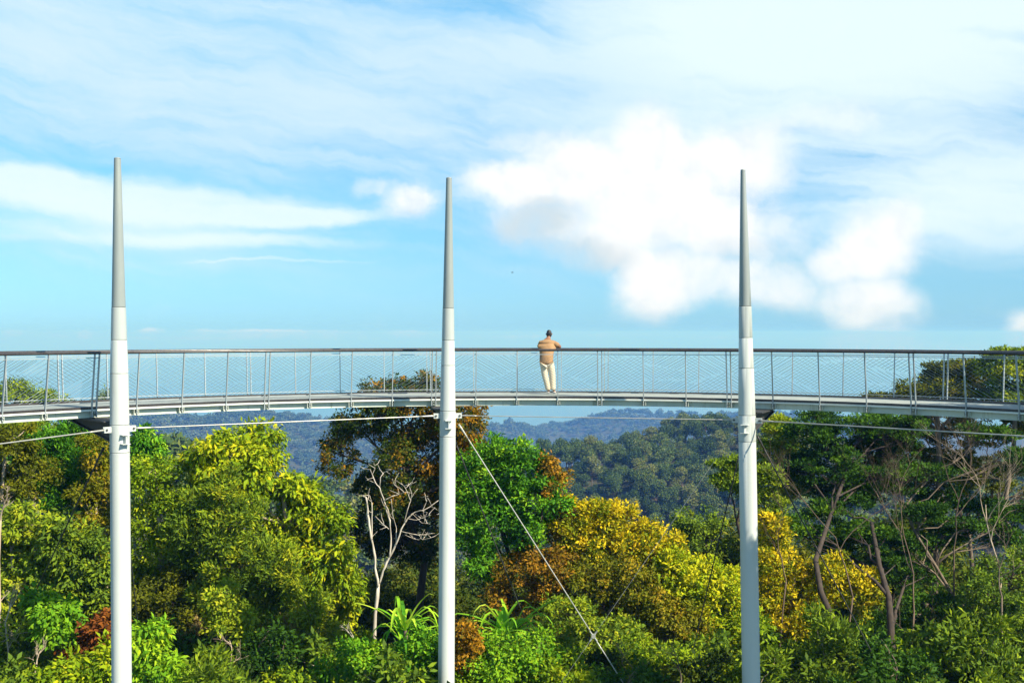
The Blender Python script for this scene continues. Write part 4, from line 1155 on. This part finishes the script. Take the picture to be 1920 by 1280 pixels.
# --- bare twiggy saplings
def bare(label, px, py_base, py_top, d, spread, seed, mat='bark_pale', group=None, depth=4, r0=.03):
    rng = random.Random(seed)
    b = at(px, py_base, d); bz = ground(b.x, b.y); base = Vector((b.x, b.y, min(bz, b.z)))
    r = empty('bare_sapling', base); tag(r, label, 'sapling', group)
    mb = MB()
    H = at(px, py_top, d).z - b.z
    def grow(p, dr, ln, rad, k):
        pts = [p]; q = p.copy(); v = dr.copy()
        for _ in range(4):
            v = (v + Vector((rng.uniform(-1, 1), rng.uniform(-1, 1), rng.uniform(-.5, .7))) * .22).normalized(); q = q + v * ln / 4; pts.append(q.copy())
        mb.tube(pts, list(np.linspace(rad, rad * .6, 5)), 5, cap=False)
        if k > 0:
            for _ in range(rng.choice((2, 3, 3))):
                j = rng.randint(2, 4)
                w = (v + Vector((rng.uniform(-1, 1), rng.uniform(-1, 1), rng.uniform(-.3, .6))) * spread).normalized()
                grow(pts[j], w, ln * rng.uniform(.55, .8), rad * .55, k - 1)
    r0 *= .75
    if base.z < b.z - .05:
        pts, off = [], Vector((0, 0, 0)); n = 9
        for i in range(n + 1):
            t = i / n; off += Vector((rng.uniform(-1, 1), rng.uniform(-1, 1), 0)) * .16
            pts.append((b - base) * t + off)
        sh = pts[-1] - (b - base); pts = [p - sh * (k / n) for k, p in enumerate(pts)]
        mb.tube(pts, list(np.linspace(r0 * 1.5, r0, n + 1)), 6)
        for j in range(3, n):
            if rng.random() < .6: grow(pts[j], Vector((rng.uniform(-1, 1), rng.uniform(-1, 1), .7)).normalized(), H * .22, r0 * .5, 2)
    grow(b - base, Vector((rng.uniform(-.2, .2), 0, 1)).normalized(), H * .45, r0, depth)
    mb.build('branches', M[mat], r, True)
bare('bare pale branching sapling at the left edge under the bridge', 0, 975, 905, 34.6, .8, 1, r0=.045)
bare('bare pale twigs at the lower left edge', 8, 1170, 1085, 31.5, .8, 2)
bare('bare pale twigs fanning out right of the white dead tree foot', 665, 1210, 1150, 31.5, .8, 3, 'bark_white')
bare('bare tangled twigs at the bottom edge, left of the olive brown tree', 430, 1265, 1180, 31, 1.0, 5, r0=.035)
bare('thin leafless sapling low between the brace cable and the shaded mast', 1278, 1275, 1170, 31.5, .6, 7, 'bark')
bare('leafless thin branches low centre right, left of the dark stay', 1180, 1300, 1190, 32, .7, 8, 'bark')
bare('bare pale branches at the right edge above the corner tree', 1880, 1120, 960, 37, .7, 10, 'bark', r0=.04)
bare('bare twigs at the bottom left corner', 60, 1290, 1200, 29, .9, 12)

bare('tall bare reddish brown branching tree under the dark layered evergreen', 1600, 1120, 850, 39, .75, 21, 'bark_red', depth=6, r0=.042)
bare('tall bare reddish brown tree between the leaning trunks, right', 1715, 1150, 830, 39.5, .75, 22, 'bark_red', depth=6, r0=.042)
bare('tall bare twiggy tree under the deck, second from the right edge', 1790, 1060, 770, 41, .7, 23, 'bark_red', depth=6, r0=.042)
bare('tall bare twiggy tree under the deck at the right edge', 1880, 1080, 780, 40, .7, 24, 'bark_pale', depth=6, r0=.042)
bare('bare reddish sapling right beside the shaded mast', 1475, 1090, 900, 39, .7, 25, 'bark_red', depth=5, r0=.035)

# --- strap leaved plants
def strap_plant(label, px, py, d, n, seed, ln=1.35, fan=1.0):
    rng = np.random.default_rng(seed)
    b = at(px, py, d); bz = ground(b.x, b.y); base = Vector((b.x, b.y, bz))
    r = empty('strap_leaf_plant', base); tag(r, label, 'plant', 'strap leaved plants by the middle mast')
    V_, F_, T_ = [], [], []; nb = 0
    c0 = np.array(b - base)
    heads = [c0 + np.array([rng.uniform(-.45, .45), rng.uniform(-.3, .3), rng.uniform(-.5, .15)]) for _ in range(3)]
    for k in range(n):
        c = heads[rng.integers(3)]
        a = rng.uniform(0, 6.28); el = rng.uniform(.5, 1.35); d0 = np.array([math.cos(a) * math.cos(el), math.sin(a) * math.cos(el), math.sin(el)])
        l = ln * rng.uniform(.45, 1.2); w = .058 * rng.uniform(.8, 1.3)
        bend = rng.uniform(.35, .85); s = unit(np.cross(d0, [0, 0, 1.]))
        pts = []; p = c.copy(); v = d0.copy(); N = 9
        for i in range(N + 1):
            pts.append(p.copy()); t = i / N
            v = unit(v + np.array([d0[0], d0[1], 0]) * .06 + np.array([0, 0, -1.]) * (.10 if t < bend else .75)); p = p + v * l / N
        pts = np.array(pts); ww = w * np.array([.7, .9, 1, 1, 1, .95, .85, .7, .45, .05])[:, None]
        left = pts - s * ww; right = pts + s * ww; up = unit(np.cross(s, np.gradient(pts, axis=0))); mid = pts - up * ww * .35
        v3 = np.concatenate([left, mid, right]); m = N + 1
        f = []
        for i in range(N):
            f.append([i, i + 1, m + i + 1, m + i]); f.append([m + i, m + i + 1, 2 * m + i + 1, 2 * m + i])
        V_.append(v3); F_ += [[nb + q for q in g] for g in f]; nb += len(v3); T_ += [np.clip(rng.normal(.5, .25), 0, 1)] * len(f)
    mesh_obj('leaves', np.concatenate(V_), np.array(F_, dtype=np.int32), L['strap'], r, tone=T_)
    sm = MB()
    for h in heads: sm.tube([(0, 0, -.2), tuple(c0 * .5 + np.array([.08, 0, 0])), tuple(h)], [.08, .06, .05], 8)
    sm.build('stem', M['bark'], r, True)
strap_plant('strap leaved plant with long bright blades, right of the middle mast', 930, 1182, 31.3, 50, 1, 1.8)
strap_plant('smaller strap leaved plant with drooping blades, left of the middle mast', 775, 1182, 31.3, 30, 2, 1.6)

# ------------------------------------------------------------------ the person leaning on the outer rail
def skinned(name, pts, edges, mat, parent, sub=2, root=0):
    """pts: list of (x,y,z,r)"""
    me = bpy.data.meshes.new(name)
    me.from_pydata([p[:3] for p in pts], edges, []); me.materials.append(mat)
    o = bpy.data.objects.new(name, me); COL.objects.link(o); o.parent = parent
    sk = o.modifiers.new('skin', 'SKIN'); sk.use_smooth_shade = True
    if not me.skin_vertices: me.skin_vertices.new()
    lay = me.skin_vertices[0].data
    for i, p in enumerate(pts):
        r = p[3]; lay[i].radius = r if isinstance(r, tuple) else (r, r); lay[i].use_root = (i == root)
    ss = o.modifiers.new('sub', 'SUBSURF'); ss.levels = sub; ss.render_levels = sub
    return o

def build_person():
    tp = ang_at(1025, RO - .50); p0 = ring(tp, RO - .50)
    r = empty('person', p0, -tp)      # local +y points outward over the far railing, +x to the right
    tag(r, 'person in tan shirt and cream trousers leaning on the far rail of the bridge', 'person')
    # joints (x right, y forward, z up) in metres: hips to the left of the feet, elbows on the rail
    pts = [(.0, .00, .93, (.13, .10)), (.0, .05, 1.08, (.13, .10)), (.01, .13, 1.26, (.15, .11)), (.02, .22, 1.43, (.13, .09)), (.045, .27, 1.545, .060), (.06, .30, 1.60, .057),      # 0-5
           (-.085, .0, .86, .085), (-.035, -.02, .50, .058), (.055, -.05, .09, .042), (.05, .08, .04, .036),             # 6-9 left leg
           (.105, .0, .86, .085), (.175, -.01, .50, .058), (.20, -.03, .09, .042), (.235, .10, .04, .036),              # 10-13 right leg
           (-.18, .23, 1.44, .058), (-.235, .36, 1.31, .048), (-.17, .52, 1.315, .040), (-.03, .57, 1.325, .030),           # 14-17 left arm
           (.22, .23, 1.44, .058), (.385, .33, 1.305, .050), (.29, .50, 1.315, .040), (.15, .56, 1.325, .030)]            # 18-21 right arm
    ed = [(0, 1), (1, 2), (2, 3), (3, 4), (4, 5), (0, 6), (6, 7), (7, 8), (8, 9), (0, 10), (10, 11), (11, 12), (12, 13),
          (3, 14), (14, 15), (15, 16), (16, 17), (3, 18), (18, 19), (19, 20), (20, 21)]
    hx, hy, hz = .065, .325, 1.675
    n = len(pts); pts += [(hx, hy, hz, (.076, .088)), (hx, hy + .005, hz + .06, (.070, .078))]; ed += [(5, n), (n, n + 1)]
    # palms and fingers
    for w, s in ((17, 1), (21, -1)):
        wx, wy, wz = pts[w][:3]; n = len(pts)
        pts.append((wx + s * .055, wy + .02, wz + .0, (.036, .018))); ed.append((w, n)); palm = n
        for k, (off, ln) in enumerate(((-.030, .070), (-.010, .080), (.010, .074), (.028, .058))):
            n = len(pts)
            bxp = wx + s * .10
            pts += [(bxp, wy + .02 + off, wz + .006, .0095), (bxp + s * ln * .5, wy + .025 + off, wz + .004, .009), (bxp + s * ln * .9, wy + .025 + off, wz - .016, .0075)]
            ed += [(palm, n), (n, n + 1), (n + 1, n + 2)]
        n = len(pts)
        pts += [(wx + s * .045, wy - .03, wz + .005, .011), (wx + s * .085, wy - .055, wz, .009)]; ed += [(palm, n), (n, n + 1)]
    skinned('body', pts, ed, M['skin'], r, 2)
    # face and ears
    MB().tube([(hx, hy + .08, hz + .005), (hx, hy + .11, hz - .01)], [.018, .014], 8).build('nose', M['skin'], r, True)
    for s in (-1, 1):
        MB().tube([(hx + s * .068, hy - .01, hz + .0), (hx + s * .090, hy - .015, hz - .005)], [.028, .02], 8).build('ear', M['skin'], r, True)
        MB().tube([(hx + s * .03, hy + .075, hz + .02), (hx + s * .03, hy + .085, hz + .02)], .012, 8).build('eye', M['hair'], r, True)
    # hair: close cropped cap over the back and top of the head
    hp = [(hx, hy - .035, hz - .085, (.080, .05)), (hx, hy - .03, hz - .03, (.082, .062)), (hx, hy - .022, hz + .02, (.082, .078)), (hx, hy - .004, hz + .072, (.074, .078)), (hx, hy + .018, hz + .098, (.048, .054))]
    skinned('hair', hp, [(0, 1), (1, 2), (2, 3), (3, 4)], M['hair'], r, 2)
    # shirt: loose torso with short sleeves
    sp = [(-.014, -.01, .775, (.215, .175)), (-.010, .005, .90, (.212, .175)), (-.006, .04, 1.05, (.212, .170)), (.005, .10, 1.22, (.222, .168)), (.015, .165, 1.36, (.215, .150)), (.025, .205, 1.445, (.165, .115)), (.043, .245, 1.525, (.085, .08)),
          (-.165, .235, 1.425, .072), (-.225, .325, 1.325, .078),
          (.205, .225, 1.425, .074), (.335, .295, 1.345, .084)]
    se = [(0, 1), (1, 2), (2, 3), (3, 4), (4, 5), (5, 6), (5, 7), (7, 8), (5, 9), (9, 10)]
    skinned('shirt', sp, se, M['shirt'], r, 2)
    skinned('collar', [(.045, .262, 1.535, (.082, .076)), (.05, .27, 1.57, (.072, .066))], [(0, 1)], M['shirt'], r, 2)
    tr_ = [(0, .0, .93, (.16, .14)), (-.085, .0, .82, .118), (-.05, -.01, .52, .098), (.015, -.03, .27, .086), (.05, -.045, .085, .080),
           (.105, .0, .82, .118), (.16, -.005, .52, .098), (.17, -.02, .27, .086), (.18, -.03, .085, .082)]
    te = [(0, 1), (1, 2), (2, 3), (3, 4), (0, 5), (5, 6), (6, 7), (7, 8)]
    skinned('trousers', tr_, te, M['trousers'], r, 2)
    for (x, y, dx) in ((.05, -.055, -.02), (.20, -.04, .04)):
        skinned('shoe', [(x, y, .045, (.048, .042)), (x + dx * .5, y + .09, .042, (.052, .038)), (x + dx, y + .19, .036, (.046, .03))], [(0, 1), (1, 2)], M['shoe'], r, 2)
build_person()

# ------------------------------------------------------------------ a bird far off
def bird():
    p = at(960.5, 511, 170)
    r = empty('bird', p); tag(r, 'tiny dark bird flying far off above the bridge', 'bird')
    skinned('body', [(-.16, 0, 0, .03), (-.05, 0, 0, .055), (.08, 0, .01, .05), (.15, 0, .03, .03), (.19, 0, .03, .012)], [(0, 1), (1, 2), (2, 3), (3, 4)], M['bird'], r, 1)
    for s in (-1, 1):
        v = [(-.06, s * .03, .02), (.07, s * .03, .02), (.06, s * .22, .09), (-.06, s * .24, .09), (-.02, s * .46, .05), (.0, s * .44, .05)]
        v += [(a, b, c + .012) for a, b, c in v]
        mesh_obj('wing', np.array(v), [[0, 1, 2, 3], [3, 2, 5, 4], [9, 8, 7, 6], [10, 11, 8, 9], [0, 6, 7, 1], [1, 7, 8, 2], [2, 8, 11, 5], [5, 11, 10, 4], [4, 10, 9, 3], [3, 9, 6, 0]], M['bird'], r)
bird()

# ------------------------------------------------------------------ haze: one closed box of thin air
def haze():
    m = bpy.data.materials.new('haze_air'); m.use_nodes = True; nt = m.node_tree; nt.nodes.clear()
    out = nt.nodes.new('ShaderNodeOutputMaterial'); v = nt.nodes.new('ShaderNodeVolumePrincipled')
    v.inputs['Color'].default_value = (.13, .345, .97, 1); v.inputs['Absorption Color'].default_value = (.72, .80, .2, 1); v.inputs['Density'].default_value = .00026; v.inputs['Anisotropy'].default_value = 0.0
    nt.links.new(v.outputs[0], out.inputs['Volume'])
    mb = MB(); S = 30000.0; z0, z1 = -745.0, 40.0
    mb.box((0, 0, (z0 + z1) / 2), (2 * S, 2 * S, z1 - z0))
    tag(mb.build('haze', m), 'thin blue haze over the valley', 'haze', kind='stuff')
haze()
